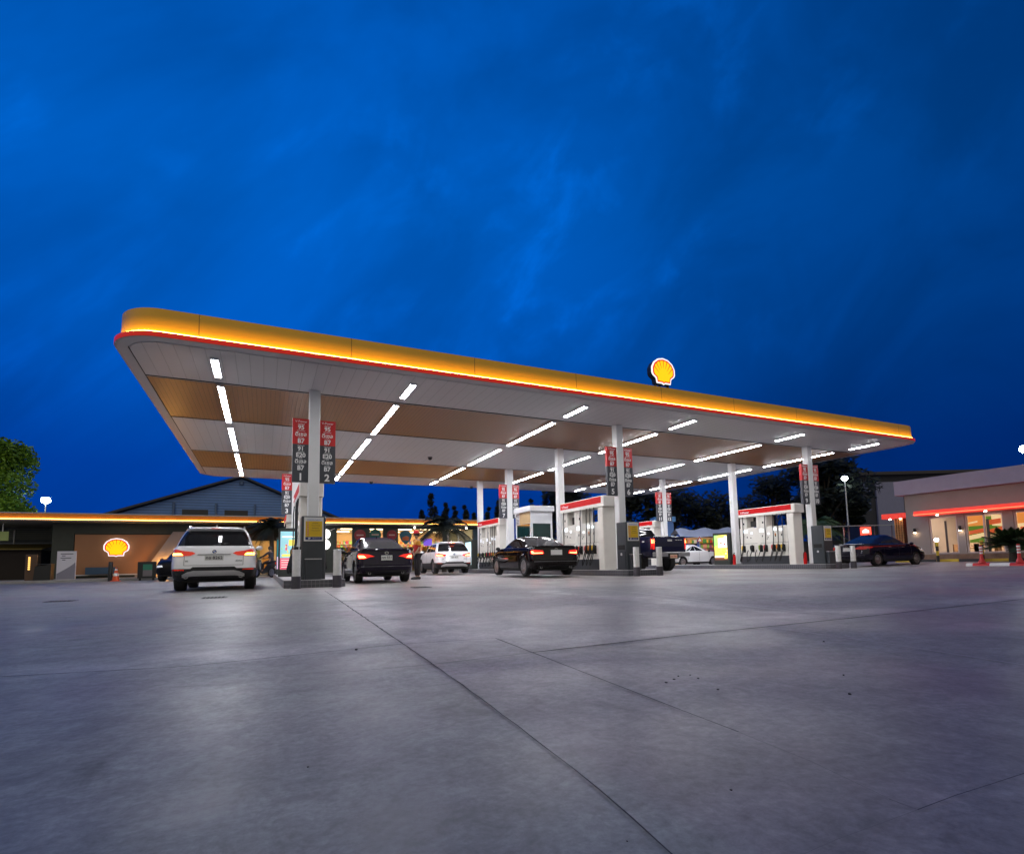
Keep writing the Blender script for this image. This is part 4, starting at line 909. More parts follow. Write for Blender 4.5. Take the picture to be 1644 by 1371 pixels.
# ------------------------------------------------------------------ people
def skin_mesh(name, J, E_, mt, root=0, sub=1):
    """one continuous surface grown on joints J = [(x,y,z,radius)] along edges E_"""
    me = bpy.data.meshes.new(name); me.from_pydata([j[:3] for j in J], E_, []); o = bpy.data.objects.new(name, me); COL.objects.link(o)
    md = o.modifiers.new('skin', 'SKIN'); md.use_smooth_shade = True; md.branch_smoothing = .3
    if not me.skin_vertices: return link(name, me)
    for i, v in enumerate(me.skin_vertices[0].data):
        r = J[i][3]; v.radius = r if isinstance(r, tuple) else (r, r); v.use_root = (i == root)
    sb = o.modifiers.new('sub', 'SUBSURF'); sb.levels = sub; sb.render_levels = sub
    bpy.context.view_layer.update()
    m2 = bpy.data.meshes.new_from_object(o.evaluated_get(bpy.context.evaluated_depsgraph_get()))
    bpy.data.objects.remove(o); bpy.data.meshes.remove(me); m2.materials.clear(); m2.materials.append(mt)
    m2.polygons.foreach_set('use_smooth', [True]*len(m2.polygons)); return m2
skin = mat('skin', (.30, .17, .11), .5); hair = mat('hair', (.01, .008, .007), .6)
def head_bits(e, c, fw, hat=None):
    """face (nose, eyes, mouth, ears) on a head centred at c that looks along the unit vector fw"""
    fw = Vector(fw).normalized(); sd = Vector((fw.y, -fw.x, 0)); c = Vector(c)
    mb = MB(); mb.sphere(c-fw*.012+Vector((0, 0, .03)), .108, hair, 14, (1, 1, 1.05)); b = mb.build('hair', e)
    mb = MB()
    for s in (-1, 1): mb.sphere(c+fw*.098+sd*.033*s+Vector((0, 0, .015)), .012, black, 8)
    mb.build('eye', e)
    if hat:
        mb = MB(); mb.lathe([(.112, .02), (.115, .06), (.095, .115), (.05, .14), (.005, .145)], hat, 'z', tuple(c+Vector((0, 0, .02))), 18)
        p = c+fw*.16+Vector((0, 0, .045)); mb.tube([c+fw*.06+Vector((0, 0, .05)), p], [.10, .055], hat, 10)
        for i in range(len(mb.v)-20, len(mb.v)): v = mb.v[i]; mb.v[i] = (v[0], v[1], c.z+.05+(v[2]-c.z-.05)*.18)
        mb.build('cap', e)
def hand(J, E_, wrist, d, up):
    """palm, four bent fingers of unequal length and a thumb, appended to the skeleton"""
    d = Vector(d).normalized(); up = Vector(up).normalized(); sd = d.cross(up); w = Vector(J[wrist][:3])
    J.append((*(w+d*.05), .024)); p = len(J)-1; E_.append((wrist, p))
    for k, (o, l) in enumerate(((-.027, .062), (-.009, .072), (.009, .068), (.027, .055))):
        a = w+d*.095+sd*o; b = a+d*l*.5-up*.008; c = b+d*l*.4-up*.024
        i = len(J); J += [(*a, .009), (*b, .0085), (*c, .007)]; E_ += [(p, i), (i, i+1), (i+1, i+2)]
    a = w+d*.045+sd*-.038-up*.01; b = a+d*.035-sd*.012-up*.012; i = len(J); J += [(*a, .010), (*b, .0085)]; E_ += [(p, i), (i, i+1)]
def attendant(loc, rz):
    e = empty('person', loc, rz, 'forecourt attendant in yellow and red shirt, red cap and dark trousers, standing beside the dark purple sedan', 'person')
    e['label'] = 'attendant in yellow and red shirt and red cap, standing beside the dark purple sedan'
    # faces -x (towards the car)
    J = [(0, 0, .93, .115), (0, 0, 1.08, .105), (-.01, 0, 1.26, .125), (-.01, 0, 1.40, .095), (-.015, 0, 1.47, .052), (-.03, 0, 1.54, .075), (-.03, 0, 1.62, .092), (-.02, 0, 1.68, .07)]
    E_ = [(0, 1), (1, 2), (2, 3), (3, 4), (4, 5), (5, 6), (6, 7)]
    for s in (-1, 1):
        b = len(J); J += [(-.01, s*.17, 1.385, .058), (.0, s*.215, 1.13, .045), (-.13, s*.17, .96, .036), (-.16, s*.165, .93, .03)]; E_ += [(3, b), (b, b+1), (b+1, b+2), (b+2, b+3)]
        hand(J, E_, b+3, (-.6, -.1*s, -.8), (-.8, 0, .6))
        b = len(J); J += [(0, s*.09, .86, .085), (-.01, s*.10, .50, .058), (.02, s*.10, .10, .042), (-.08, s*.10, .05, .040), (-.15, s*.105, .04, .030)]; E_ += [(0, b), (b, b+1), (b+1, b+2), (b+2, b+3), (b+3, b+4)]
    link('body', skin_mesh('body', J, E_, skin), e)
    yl = mat('shirt_yellow', (.50, .20, .008), .7); rd = mat('shirt_red', (.40, .014, .008), .7); tr = mat('trousers_dark', (.018, .014, .018), .75)
    S = [(0, 0, .90, .14), (0, 0, 1.06, .128), (-.01, 0, 1.24, .145), (-.01, 0, 1.40, .105), (-.012, 0, 1.445, .062)]; SE = [(0, 1), (1, 2), (2, 3), (3, 4)]
    for s in (-1, 1):
        b = len(S); S += [(-.01, s*.17, 1.385, .072), (.0, s*.205, 1.22, .064), (-.005, s*.213, 1.14, .060)]; SE += [(3, b), (b, b+1), (b+1, b+2)]
    sh = skin_mesh('shirt', S, SE, rd); sh.materials.append(yl)
    for p in sh.polygons:
        if p.center.z > 1.23: p.material_index = 1
    link('shirt', sh, e)
    T = [(0, 0, .95, .132)]; TE = []
    for s in (-1, 1):
        b = len(T); T += [(0, s*.09, .85, .105), (-.01, s*.10, .50, .078), (.015, s*.10, .12, .070)]; TE += [(0, b), (b, b+1), (b+1, b+2)]
    link('trousers', skin_mesh('trousers', T, TE, tr), e)
    for s in (-1, 1):
        mb = MB(); mb.tube([(.07, s*.10, .045), (.0, s*.10, .06), (-.10, s*.105, .045), (-.19, s*.11, .03)], [.045, .055, .048, .03], black, 10); mb.build('shoe', e)
    head_bits(e, (-.03, 0, 1.62), (-1, 0, -.1), mat('cap_red', (.55, .01, .02), .6))
    mb = MB(); mb.sphere((-.125, 0, 1.61), .018, skin, 8, (1, .8, 1.3)); mb.build('nose', e)
attendant((5.02, 19.15, 0), R(8))

def motorbike(loc, rz):
    e = empty('motor_scooter', loc, rz, 'black motor scooter with white number plate, ridden by a person', 'scooter')
    bk = mat('scooter_black', (.008, .008, .01), .3, coat=.8)
    # forward is +y
    for y in (0, 1.28):
        mb = MB(); mb.lathe([(.20, -.04), (.25, -.055), (.285, -.03), (.29, 0), (.285, .03), (.25, .055), (.20, .04)], rubber, 'x', (0, y, .29), 24, False); w = mb.build('wheel', e)
        mb = MB(); mb.lathe([(.20, -.03), (.05, -.02), (.05, .02), (.20, .03)], alu, 'x', (0, y, .29), 20, False); mb.build('rim', w)
    mb = MB(); mb.tube([(0, -.28, .72), (0, -.1, .70), (0, .2, .62), (0, .45, .42), (0, .75, .32), (0, .95, .42), (0, 1.06, .75), (0, 1.05, 1.0)], [.08, .15, .17, .15, .13, .14, .16, .09], bk, 12); mb.build('body', e, 60)
    mb = MB(); mb.tube([(0, -.30, .82), (0, 0, .83), (0, .40, .80)], [.10, .14, .11], black, 10); mb.build('seat', e, 60)
    mb = MB(); mb.tube([(-.33, .95, 1.05), (-.15, 1.03, 1.06), (.15, 1.03, 1.06), (.33, .95, 1.05)], .02, black, 8); mb.build('handlebar', e)
    for s in (-1, 1):
        mb = MB(); mb.tube([(s*.22, 1.0, 1.06), (s*.30, 1.02, 1.22)], .01, black, 6); mb.sphere((s*.32, 1.02, 1.26), .07, black, 10, (1, .3, .7)); mb.build('mirror', e)
    mb = MB(); mb.box(-.10, .10, -.36, -.35, .50, .64, mat('plate_grey', (.6, .6, .62), .4)); mb.build('number_plate', e)
    mb = MB(); mb.tube([(0, -.30, .78), (0, -.37, .77)], [.07, .05], lamp_dk, 10); mb.build('tail_light', e)
    mb = MB(); mb.tube([(0, 1.14, .55), (0, 1.28, .29)], .035, alu, 8); mb.tube([(.16, .3, .35), (.17, -.25, .38)], [.05, .06], alu, 10); mb.build('fork', e)
    p = empty('person', loc, rz, 'dark-haired rider in dark jacket sitting on the black scooter', 'person')
    J = [(0, .05, .92, .12), (0, .08, 1.08, .11), (0, .14, 1.26, .12), (0, .17, 1.38, .09), (0, .19, 1.45, .05), (0, .21, 1.52, .075), (0, .22, 1.59, .09), (0, .21, 1.65, .065)]
    E_ = [(i, i+1) for i in range(7)]
    for s in (-1, 1):
        b = len(J); J += [(s*.17, .17, 1.35, .055), (s*.27, .38, 1.18, .043), (s*.26, .78, 1.08, .034)]; E_ += [(3, b), (b, b+1), (b+1, b+2)]; hand(J, E_, b+2, (.1*s, 1, -.1), (0, 0, 1))
        b = len(J); J += [(s*.10, .10, .88, .09), (s*.17, .52, .78, .065), (s*.15, .58, .40, .045), (s*.15, .70, .36, .035)]; E_ += [(0, b), (b, b+1), (b+1, b+2), (b+2, b+3)]
    link('body', skin_mesh('body', J, E_, skin), p)
    jk = mat('jacket_dark', (.02, .02, .035), .7); S = [(0, .04, .88, .135), (0, .08, 1.06, .13), (0, .14, 1.25, .14), (0, .17, 1.37, .10)]; SE = [(0, 1), (1, 2), (2, 3)]
    for s in (-1, 1): b = len(S); S += [(s*.17, .17, 1.35, .068), (s*.27, .37, 1.18, .056), (s*.265, .70, 1.10, .046)]; SE += [(3, b), (b, b+1), (b+1, b+2)]
    link('jacket', skin_mesh('jacket', S, SE, jk), p)
    T = [(0, .05, .92, .128)]; TE = []
    for s in (-1, 1): b = len(T); T += [(s*.10, .12, .88, .10), (s*.17, .51, .78, .078), (s*.15, .58, .42, .058)]; TE += [(0, b), (b, b+1), (b+1, b+2)]
    link('trousers', skin_mesh('trousers', T, TE, mat('trousers_dark', (.018, .014, .018), .75)), p)
    head_bits(p, (0, .22, 1.59), (0, 1, 0))
motorbike((.42, 32.6, 0), R(38))

# ------------------------------------------------------------------ trees and plants
leaf_d = mat('leaf_dark', (.009, .014, .006), .7, noise=.35, nscale=1.2); leaf_b = mat('leaf_bush', (.022, .045, .012), .6, noise=.3, nscale=1.5); leaf_m = mat('leaf_mid', (.045, .085, .018), .6, noise=.3, nscale=1.5); leaf_g = mat('leaf_bright', (.16, .30, .010), .6, noise=.35, nscale=.8)
bark = mat('bark', (.05, .04, .03), .9, noise=.2, bump=.5, bscale=12)
def leaf_cloud(mb, centres, n, size, mt, rnd):
    for _ in range(n):
        c, r, sq = rnd.choice(centres); d = Vector((rnd.gauss(0, 1), rnd.gauss(0, 1), rnd.gauss(0, 1))); d.normalize(); k = rnd.random()**.45
        p = Vector(c)+Vector((d.x*r*k, d.y*r*k, d.z*r*sq*k)); a = Vector((rnd.gauss(0, 1), rnd.gauss(0, 1), rnd.gauss(0, .7))).normalized(); b = a.orthogonal().normalized(); s = size*rnd.uniform(.6, 1.4)
        mb.add([p-a*s, p+b*s*.45, p+a*s, p-b*s*.45], [(0, 1, 2, 3)], mt)
def tree(loc, h, spread, seed, label, mt=leaf_d, n=2600, leaf=.28, name='broadleaf_tree', clear=.3, group='dark trees beyond the station'):
    rnd = random.Random(seed); e = empty(name, loc, 0, label, 'tree', group)
    mb = MB(); t0 = h*clear; mb.tube([(0, 0, 0), (.1, .05, t0*.6), (.0, .1, t0*1.2), (.1, 0, h*.75)], [.035*h*.6, .026*h*.6, .02*h*.6, .006*h], bark, 8)
    cen = []
    for i in range(13):
        a = rnd.uniform(0, 6.283); rr = spread*rnd.uniform(.15, .8); z = h*rnd.uniform(clear+.12, .90); rr *= 1.15-abs(z/h-.6)
        c = (rr*math.cos(a), rr*math.sin(a), z); cen.append((c, spread*rnd.uniform(.28, .5), rnd.uniform(.6, .95)))
        mb.tube([(0, .05, max(t0*.8, z*.55)), (c[0]*.55, c[1]*.55, z*.85), c], [.011*h, .007*h, .003*h], bark, 5)
    cen.append(((0, 0, h*.86), spread*.42, .8)); mb.build('trunk', e, 60)
    mb = MB(); leaf_cloud(mb, cen, n, leaf, mt, rnd); mb.build('crown', e); return e
def cypress(loc, h, r, seed, label):
    rnd = random.Random(seed); e = empty('cypress_tree', loc, 0, label, 'tree', 'slim dark trees behind the shop')
    mb = MB(); mb.tube([(0, 0, 0), (0, 0, h*.9)], [.09, .02], bark, 6); mb.build('trunk', e)
    mb = MB(); cen = [((rnd.uniform(-.2, .2)*r, rnd.uniform(-.2, .2)*r, h*(.25+.72*i/9)), r*(1.05-.75*(i/9)**2)*rnd.uniform(.8, 1.15), 1.3) for i in range(10)]; leaf_cloud(mb, cen, 1100, .20, leaf_d, rnd); mb.build('crown', e)
def palm(loc, h, fl, seed, label, mt=leaf_d, nf=22, droop=.9, group='palms around the station'):
    rnd = random.Random(seed); e = empty('palm_tree', loc, 0, label, 'palm', group)
    mb = MB(); mb.tube([(0, 0, 0), (.05, 0, h*.5), (0, .04, h)], [.17, .14, .12], bark, 10); mb.build('trunk', e, 60)
    mb = MB()
    for i in range(nf):
        az = 6.283*i/nf+rnd.uniform(-.2, .2); el = rnd.uniform(-.1, 1.25); L = fl*rnd.uniform(.8, 1.1); d = Vector((math.cos(az), math.sin(az), 0)); pts = []
        for k in range(9):
            t = k/8; hz = math.cos(el)*t+.12*t; z = math.sin(el)*t-droop*t*t*.8; pts.append(Vector((0, 0, h))+d*L*hz+Vector((0, 0, L*z)))
        mb.tube(pts, [.03-.003*k for k in range(9)], mt, 4)
        for k in range(1, 9):
            for q in range(4):
                f = (k-1+q/4)/8; p = pts[k-1].lerp(pts[k], q/4); t = (pts[k]-pts[k-1]).normalized(); sdv = t.cross(Vector((0, 0, 1))).normalized(); w = L*.30*math.sin(math.pi*min(1, f*.85+.14))
                for s in (-1, 1):
                    tip = p+sdv*s*w+t*w*.55-Vector((0, 0, w*.45)); b = t*.035*L
                    mb.add([p-b*.5, p+b*.5, tip], [(0, 1, 2)], mt)
    mb.build('crown', e); return e
tree((47.0, 32.2, 0), 10.3, 4.2, 1, 'large dark tree behind pump signs 9 and 10', n=4200, leaf=.32)
tree((49.0, 32.2, 0), 8.6, 2.2, 2, 'dark tree behind the tall street lamp by the restaurant')
tree((47.4, 38.4, 0), 9.4, 3.0, 3, 'tall narrow dark tree seen right of the far white column', n=2600)
tree((43.0, 41.0, 0), 7.4, 3.6, 4, 'round dark tree between the far white columns')
tree((52.0, 37.5, 0), 7.6, 3.4, 5, 'low dark tree behind the low street lamp')
tree((35, 46, 0), 8.4, 4.4, 6, 'wide dark tree behind the pump signs 11 and 12', n=3400)
tree((29.5, 49.5, 0), 9.6, 3.6, 7, 'dark tree behind the fuel pump of signs 5 and 6', n=3000)
tree((38.5, 43, 0), 8.0, 4.2, 8, 'wide dark tree beyond the market stall', n=3200)
tree((46, 40, 0), 6.0, 4.0, 12, 'low dark bushy tree behind the glowing drinks advert', clear=.15)
tree((-22.2, 61, 0), 13.0, 5.0, 9, 'bright green tree beyond the shop roof, left of the floodlight', leaf_g, 11000, .20, 'leafy_tree', .3, None)
for i, (x, y, h, r) in enumerate(((16.9, 58, 8.4, .95), (16.0, 59, 6.6, .7), (18.3, 57.4, 7.4, .62), (19.2, 57.0, 7.0, .55), (20.3, 56.6, 7.1, .6), (21.2, 56.2, 6.2, .55), (22.6, 55.4, 6.8, .55), (23.7, 55.0, 7.6, .55), (27.0, 53.0, 7.6, .6), (28.3, 52.4, 8.8, .75), (29.0, 52, 7.8, .6))):
    cypress((x, y, 0), h, r, 20+i, ('tall slim dark tree behind the shop roof, the leftmost of its row', 'short slim dark tree beside the tallest left one behind the shop')[i] if i < 2 else ['slim dark tree above the palm before the shop, nearest the tall pair', 'second slim dark tree above the palm before the shop', 'third slim dark tree above the palm before the shop', 'small slim dark tree left of the far white column', 'slim dark tree just right of the far white column', 'slim dark tree left of pump sign 7', 'slim dark tree above the kiosk, left of the pair', 'tallest slim dark tree above the kiosk', 'slim dark tree above the right edge of the kiosk'][i-2])
palm((10.9, 34.6, 0), 3.1, 2.2, 31, 'dark drooping palm in front of the convenience shop', nf=30)
palm((.4, 38.4, 0), 3.2, 1.9, 32, 'dark palm before the shop, left of pump sign 3', nf=26)
palm((41.5, 29.2, 0), 3.4, 2.0, 33, 'green palm behind the slate cabinet of pump 10', leaf_m)
palm((34.4, 24.6, 0), 2.5, 1.9, 35, 'green palm seen through the fuel pump of sign 9', leaf_m)
palm((31.9, 12.75, .08), .85, 1.12, 34, 'low bushy green palm before the restaurant windows', leaf_b, 70, .30)
palm((31.4, 11.5, .08), .7, 1.05, 36, 'low bushy green palm beside the second traffic post', leaf_b, 60, .30)

# ------------------------------------------------------------------ street lamps
def lamp(loc, h, label, s=26, r=.20, double=False):
    e = empty('street_lamp', loc, 0, label, 'street lamp')
    mb = MB(); mb.tube([(0, 0, 0), (0, 0, h-.2)], [.07, .045], mat('pole_steel', (.55, .55, .56), .4, metal=.3), 10); mb.lathe([(.12, 0), (.12, .25), (.07, .3)], white_steel, 'z', (0, 0, 0), 12); mb.build('pole', e)
    mb = MB(); mb.sphere((0, 0, h), r, mat('floodlight_%d' % s, (1, 1, 1), .4, emit=s, ecol=(.86, 1, .96)), 14, (1, 1, .8)); mb.build('lamp_head', e)
    mb = MB(); mb.lathe([(r*1.05, 0), (r*.8, .06), (.05, .10)], alu, 'z', (0, 0, h+r*.62), 14); mb.build('lamp_cap', e)
lamp((44.03, 28.31, 0), 7.03, 'tall white street lamp lit beside the dark tree, right of pump sign 10', 32, .24)
lamp((51.18, 39.37, 0), 6.89, 'lit white street lamp seen above the fuel pump of sign 9', 32, .24)
lamp((-18.2, 62.75, 0), 7.14, 'bright floodlight on a pole behind the left end of the shop', 60, .36)
lamp((46.2, 17.2, 0), 7.45, 'bright street lamp above the restaurant roof at the picture edge', 90, .32)

# ------------------------------------------------------------------ the shop at the back
PROD = [mat('goods_%d' % i, c, .5) for i, c in enumerate(((.6, .05, .04), (.75, .45, .05), (.08, .30, .08), (.75, .72, .65), (.05, .12, .45), (.6, .25, .05), (.8, .75, .2), (.4, .1, .3), (.3, .55, .12), (.75, .3, .25)))]
def goods(name, parent, x0, x1, y, z0, h, rnd, wmin=.06, wmax=.16, d=.2):
    mb = MB(); x = x0
    while x < x1-.05:
        w = rnd.uniform(wmin, wmax); hh = h*rnd.uniform(.55, 1); mb.box(x, min(x1, x+w-.008), y-d*rnd.uniform(.7, 1), y, z0, z0+hh, rnd.choice(PROD)); x += w
    o = mb.build(name, parent); o['kind'] = 'stuff'; return o
def shop():
    e = empty('convenience_shop', (0, 41, 0), 0, 'long low shop building with glowing amber roof edge and lit shelves behind glass', 'shop')
    dk = mat('shop_dark_wall', (.040, .048, .040), .6, noise=.15); dk2 = mat('shop_brown_wall', (.055, .028, .014), .6, noise=.2)
    roofm = mat('shop_roof', (.34, .35, .37), .5); amb = mat('shop_fascia', (.62, .24, .02), .5, noise=.1); led = mat('shop_light_strip', (1, .55, .1), .5, emit=13, ecol=(1, .46, .07)); sof = mat('shop_soffit', (.30, .29, .28), .5)
    xl, xr = -19, 16.6
    mb = MB(); mb.box(xl, xr, -1.4, 9, 3.93, 4.0, roofm); mb.build('roof', e)
    mb = MB(); mb.box(xl+.05, xr-.05, -1.30, -1.22, 3.62, 3.93, amb); mb.box(xr-.13, xr-.05, -1.22, 9, 3.62, 3.93, amb); mb.build('fascia', e)
    mb = MB(); mb.box(xl+.05, xr-.05, -1.345, -1.31, 3.60, 3.64, led); mb.build('light_strip', e)
    mb = MB(); mb.box(xl, xr, -1.42, -1.31, 3.52, 3.595, mat('shop_trim', (.50, .44, .38), .4)); mb.box(xl, xr, -1.30, 9, 3.52, 3.60, sof); mb.build('soffit', e)
    # walls, with openings
    mb = MB()
    mb.box(-11.5, -10.45, 0, .25, 0, 3.52, dk); mb.box(-10.45, -3.2, 0, .25, 2.86, 3.52, dk); mb.box(-10.45, -3.2, .12, .25, .10, 2.86, dk); mb.box(-10.45, -3.2, 0, .25, 0, .10, dk)
    mb.box(-3.2, -1.2, 0, .25, 0, 3.52, dk2); mb.box(-1.2, 1.6, 0, .25, 2.42, 3.52, dk2); mb.box(1.6, 3.4, 0, .25, 0, 3.52, dk2)
    for a, b in ((3.4, 4.75), (5.90, 7.12), (8.15, 9.25)): mb.box(a, b, 0, .25, 0, 3.36, dk)
    mb.box(3.4, 16, 0, .25, 3.36, 3.52, dk); mb.box(15.4, 16, -.05, .25, 0, 3.36, mat('shop_teal_pillar', (.02, .06, .085), .5)); mb.box(13.2, 13.32, -.02, .2, 0, 3.36, white_paint); mb.box(14.1, 14.2, -.02, .2, 0, 3.36, white_paint)
    mb.box(3.4, 16, 8.2, 8.4, 0, 3.52, dk); mb.box(-3.2, 3.4, 5.2, 5.4, 0, 3.52, mat('bay_wall', (.75, .55, .30), .6)); mb.box(-1.35, -1.21, .25, 5.2, 0, 3.5, dk2); mb.box(1.61, 1.75, .25, 5.2, 0, 3.5, mat('bay_wall', (.75, .55, .30), .6)); mb.box(15.9, 16, .25, 8.2, 0, 3.5, dk)
    mb.build('wall', e)
    # lit sign wall at the left with its slanted grey panel
    wl = mat('sign_wall', (.34, .155, .07), .45, noise=.10, nscale=.5)
    mb = MB(); mb.box(-10.40, -5.0, -.02, .11, .36, 2.80, wl); mb.build('sign_panel', e)
    mb = MB(); mb.prism([(-4.1, .12), (-4.1, 3.0), (-5.35, 3.0), (-6.75, .6), (-6.9, .36), (-7.3, .30), (-7.3, .12)], 'y', -.14, -.03, mat('slant_grey', (.28, .24, .25), .5)); mb.build('slanted_panel', e)
    mb = MB(); mb.box(-10.45, -6.9, -.10, -.03, .28, .35, mat('sill_white', (.6, .58, .58), .5)); mb.build('sill', e)
    mb = MB(); mb.box(-5.75, -5.60, -.50, -.38, .14, 1.05, em('cove_lamp', (1, .46, .09), 95)); mb.build('floor_lamp', e)
    mb = MB(); mb.box(-9.7, -8.2, -.55, -.03, .36, .78, mat('blue_bench', (.03, .07, .13), .5)); mb.build('bench', e)
    # service bay lamp
    mb = MB(); mb.box(-.9, 1.3, 2.0, 2.3, 3.40, 3.45, em('bay_lamp', (1, .72, .34), 42)); mb.build('bay_lamp', e)
    mb = MB(); mb.box(-.1, .5, 5.0, 5.19, .2, 1.5, mat('bay_poster', (.65, .32, .06), .5)); mb.box(.7, 1.3, 5.0, 5.19, .9, 2.0, mat('bay_poster_pale', (.75, .62, .35), .5)); mb.box(-.9, -.3, 4.9, 5.19, .9, 2.0, mat('bay_poster_green', (.25, .28, .06), .5)); mb.build('wall_poster', e)
    # sales room
    wallc = mat('sales_wall', (.62, .42, .22), .6)
    mb = MB(); mb.box(4.75, 15.4, 8.0, 8.19, 0, 3.5, wallc); mb.box(4.75, 15.4, .26, 8.0, 3.44, 3.5, mat('sales_ceiling', (.45, .36, .26), .6)); mb.box(4.75, 15.4, .26, 8.0, .0, .03, mat('sales_floor', (.4, .36, .32), .3)); mb.build('interior', e)
    for i in range(5):
        mb = MB(); mb.box(5.3+i*2.1, 6.6+i*2.1, 2.0, 2.16, 3.38, 3.43, em('sales_lamp', (1, .78, .46), 260)); mb.box(5.0+i*2.1, 6.4+i*2.1, 5.5, 5.66, 3.38, 3.43, em('sales_lamp', (1, .78, .46), 260)); mb.build('ceiling_lamp', e)
    rnd = random.Random(5)
    for k, (x0, x1, y) in enumerate(((4.85, 6.3, 1.6), (6.9, 9.0, 1.8), (9.4, 11.2, 1.5), (11.5, 13.1, 1.7), (13.4, 15.2, 1.6), (4.9, 9.8, 7.9), (10.0, 15.2, 7.9))):
        mb = MB(); mb.box(x0, x1, y, y+.05, .03, 2.0 if y < 4 else 2.7, mat('rack_back', (.6, .5, .35), .5))
        n = 5 if y < 4 else 7
        for q in range(n): mb.box(x0, x1, y-.32, y-.002, .15+q*.38, .17+q*.38, mat('rack_shelf', (.7, .66, .6), .4))
        sh = mb.build('shelf', e)
        for q in range(n): goods('goods', sh, x0+.02, x1-.02, y-.02, .172+q*.38, .32, rnd)
    gl = mat('shop_glass', (1, 1, 1), .02, trans=1.0, spec=.4)
    for a, b in ((4.75, 5.90), (7.12, 8.15), (9.25, 13.2), (13.32, 14.1), (14.2, 15.4)):
        mb = MB(); mb.box(a, b, .10, .115, .03, 3.36, gl); w = mb.build('window', e)
        mb = MB()
        for x in (a+.001, b-.041): mb.box(x, x+.04, .08, .135, .03, 3.36, mat('window_frame', (.10, .10, .10), .4))
        mb.box(a+.04, b-.04, .08, .135, 3.30, 3.36, mat('window_frame', (.10, .10, .10), .4)); mb.build('frame', w)
    # round lit signs and round stickers
    for z in (2.88, 2.12):
        mb = MB(); mb.lathe([(.36, -.16), (.36, -.03)], em('round_sign', (1, .97, .92), 2.2), 'y', (3.96, 0, z), 28); mb.build('round_sign', e)
    mb = MB(); mb.tube([(4.25, -.12, 3.12), (4.6, -.3, 3.28)], .02, white_paint, 6); mb.build('lamp_arm', e)
    for x, z, r, c, y in ((6.42, 2.82, .42, (.30, .02, .03), -.012), (7.55, 2.86, .44, (.01, .12, .09), .09), (8.78, 2.84, .38, (.30, .02, .03), -.012)):
        mb = MB(); mb.lathe([(r, y-.008), (r, y)], mat('sticker_%d' % int(x*10), c, .5), 'y', (x, 0, z), 26); s_ = mb.build('round_sticker', e)
        mb = MB(); mb.box(x-r*.6, x+r*.6, y-.012, y-.0085, z-.05, z+.05, mat('sticker_mark', (.55, .4, .35), .5)); mb.build('sticker_mark', s_)
    mb = MB(); mb.prism([(9.87+.48*math.cos(R(a)), 2.80+.40*math.sin(R(a))) for a in range(-20, 201, 20)]+[(9.55, 2.35), (9.87, 2.12), (10.19, 2.35)], 'y', .082, .09, mat('sticker_blue', (.02, .13, .20), .5)); mb.prism([(9.62, 2.42), (10.1, 2.42), (10.15, 2.7), (9.9, 2.78), (9.6, 2.66)], 'y', .076, .0815, mat('sticker_orange', (.5, .12, .03), .5)); mb.build('hanging_sticker', e)
    mb = MB(); mb.cbox(11.2, 11.85, -.3, -.2, 2.0, 2.55, em('purple_screen', (.16, .08, .62), .9), .02); mb.box(11.48, 11.56, -.3, -.2, .3, 1.995, black); mb.build('screen_stand', e)
    for x in (12.3, 10.4, 14.6):
        mb = MB(); mb.lathe([(.03, 3.25), (.06, 3.20), (.06, 3.12)], em('spot_lamp', (1, .93, .8), 12), 'z', (x, -.6, 0.2), 10); mb.build('spot_lamp', e)
    return e
shop()
es = empty('emblem_sign', (-8.28, 40.78, 1.97), 0, 'glowing scallop shell sign on the orange-lit shop wall', 'sign')
emblem(es, 1.34, 1.20, .05, 1.0, mat('emblem_white', (.9, .9, .9)))

def warehouse():
    e = empty('gabled_warehouse', (0, 58, 0), 0, 'pale blue-grey gabled warehouse rising behind the shop roof', 'warehouse')
    sid = mat('metal_siding', (.14, .27, .58), .5, noise=.08, nscale=.8); wave_lines(sid, 2, .26, .05, .55, .6)
    gable = [(-13.2, 0), (6.4, 0), (6.4, 5.55), (-2.1, 9.2), (-13.2, 5.1)]
    mb = MB(); mb.prism(gable, 'y', 0, 24, sid); mb.build('wall', e)
    mb = MB()
    for (xa, za), (xb, zb) in (((-13.8, 4.98), (-2.1, 9.3)), ((-2.1, 9.3), (7.0, 5.35))):
        mb.add([(xa, -.6, za), (xb, -.6, zb), (xb, 24.5, zb), (xa, 24.5, za), (xa, -.6, za+.2), (xb, -.6, zb+.2), (xb, 24.5, zb+.2), (xa, 24.5, za+.2)], [(0, 1, 2, 3), (7, 6, 5, 4), (0, 4, 5, 1), (2, 6, 7, 3), (1, 5, 6, 2), (0, 3, 7, 4)], mat('warehouse_roof', (.03, .035, .05), .6))
    mb.build('roof', e)
    for x0, x1 in ((-6.95, -4.85), (-3.5, -1.5)): mb = MB(); mb.box(x0, x1, -.03, -.005, 5.55, 6.12, mat('warehouse_window', (.01, .012, .02), .3)); mb.build('window', e)
    for x in (-7.6, -4.2, -.9): mb = MB(); mb.tube([(x, -.12, 0), (x, -.12, 6.7)], .10, mat('vent_pipe', (.10, .16, .28), .5), 10); mb.build('downpipe', e)
    mb = MB(); mb.tube([(-2.1, -.1, 8.6), (-2.1, -.1, 8.95)], .18, mat('vent_pipe', (.10, .16, .28), .5), 10); mb.build('vent', e)
warehouse()

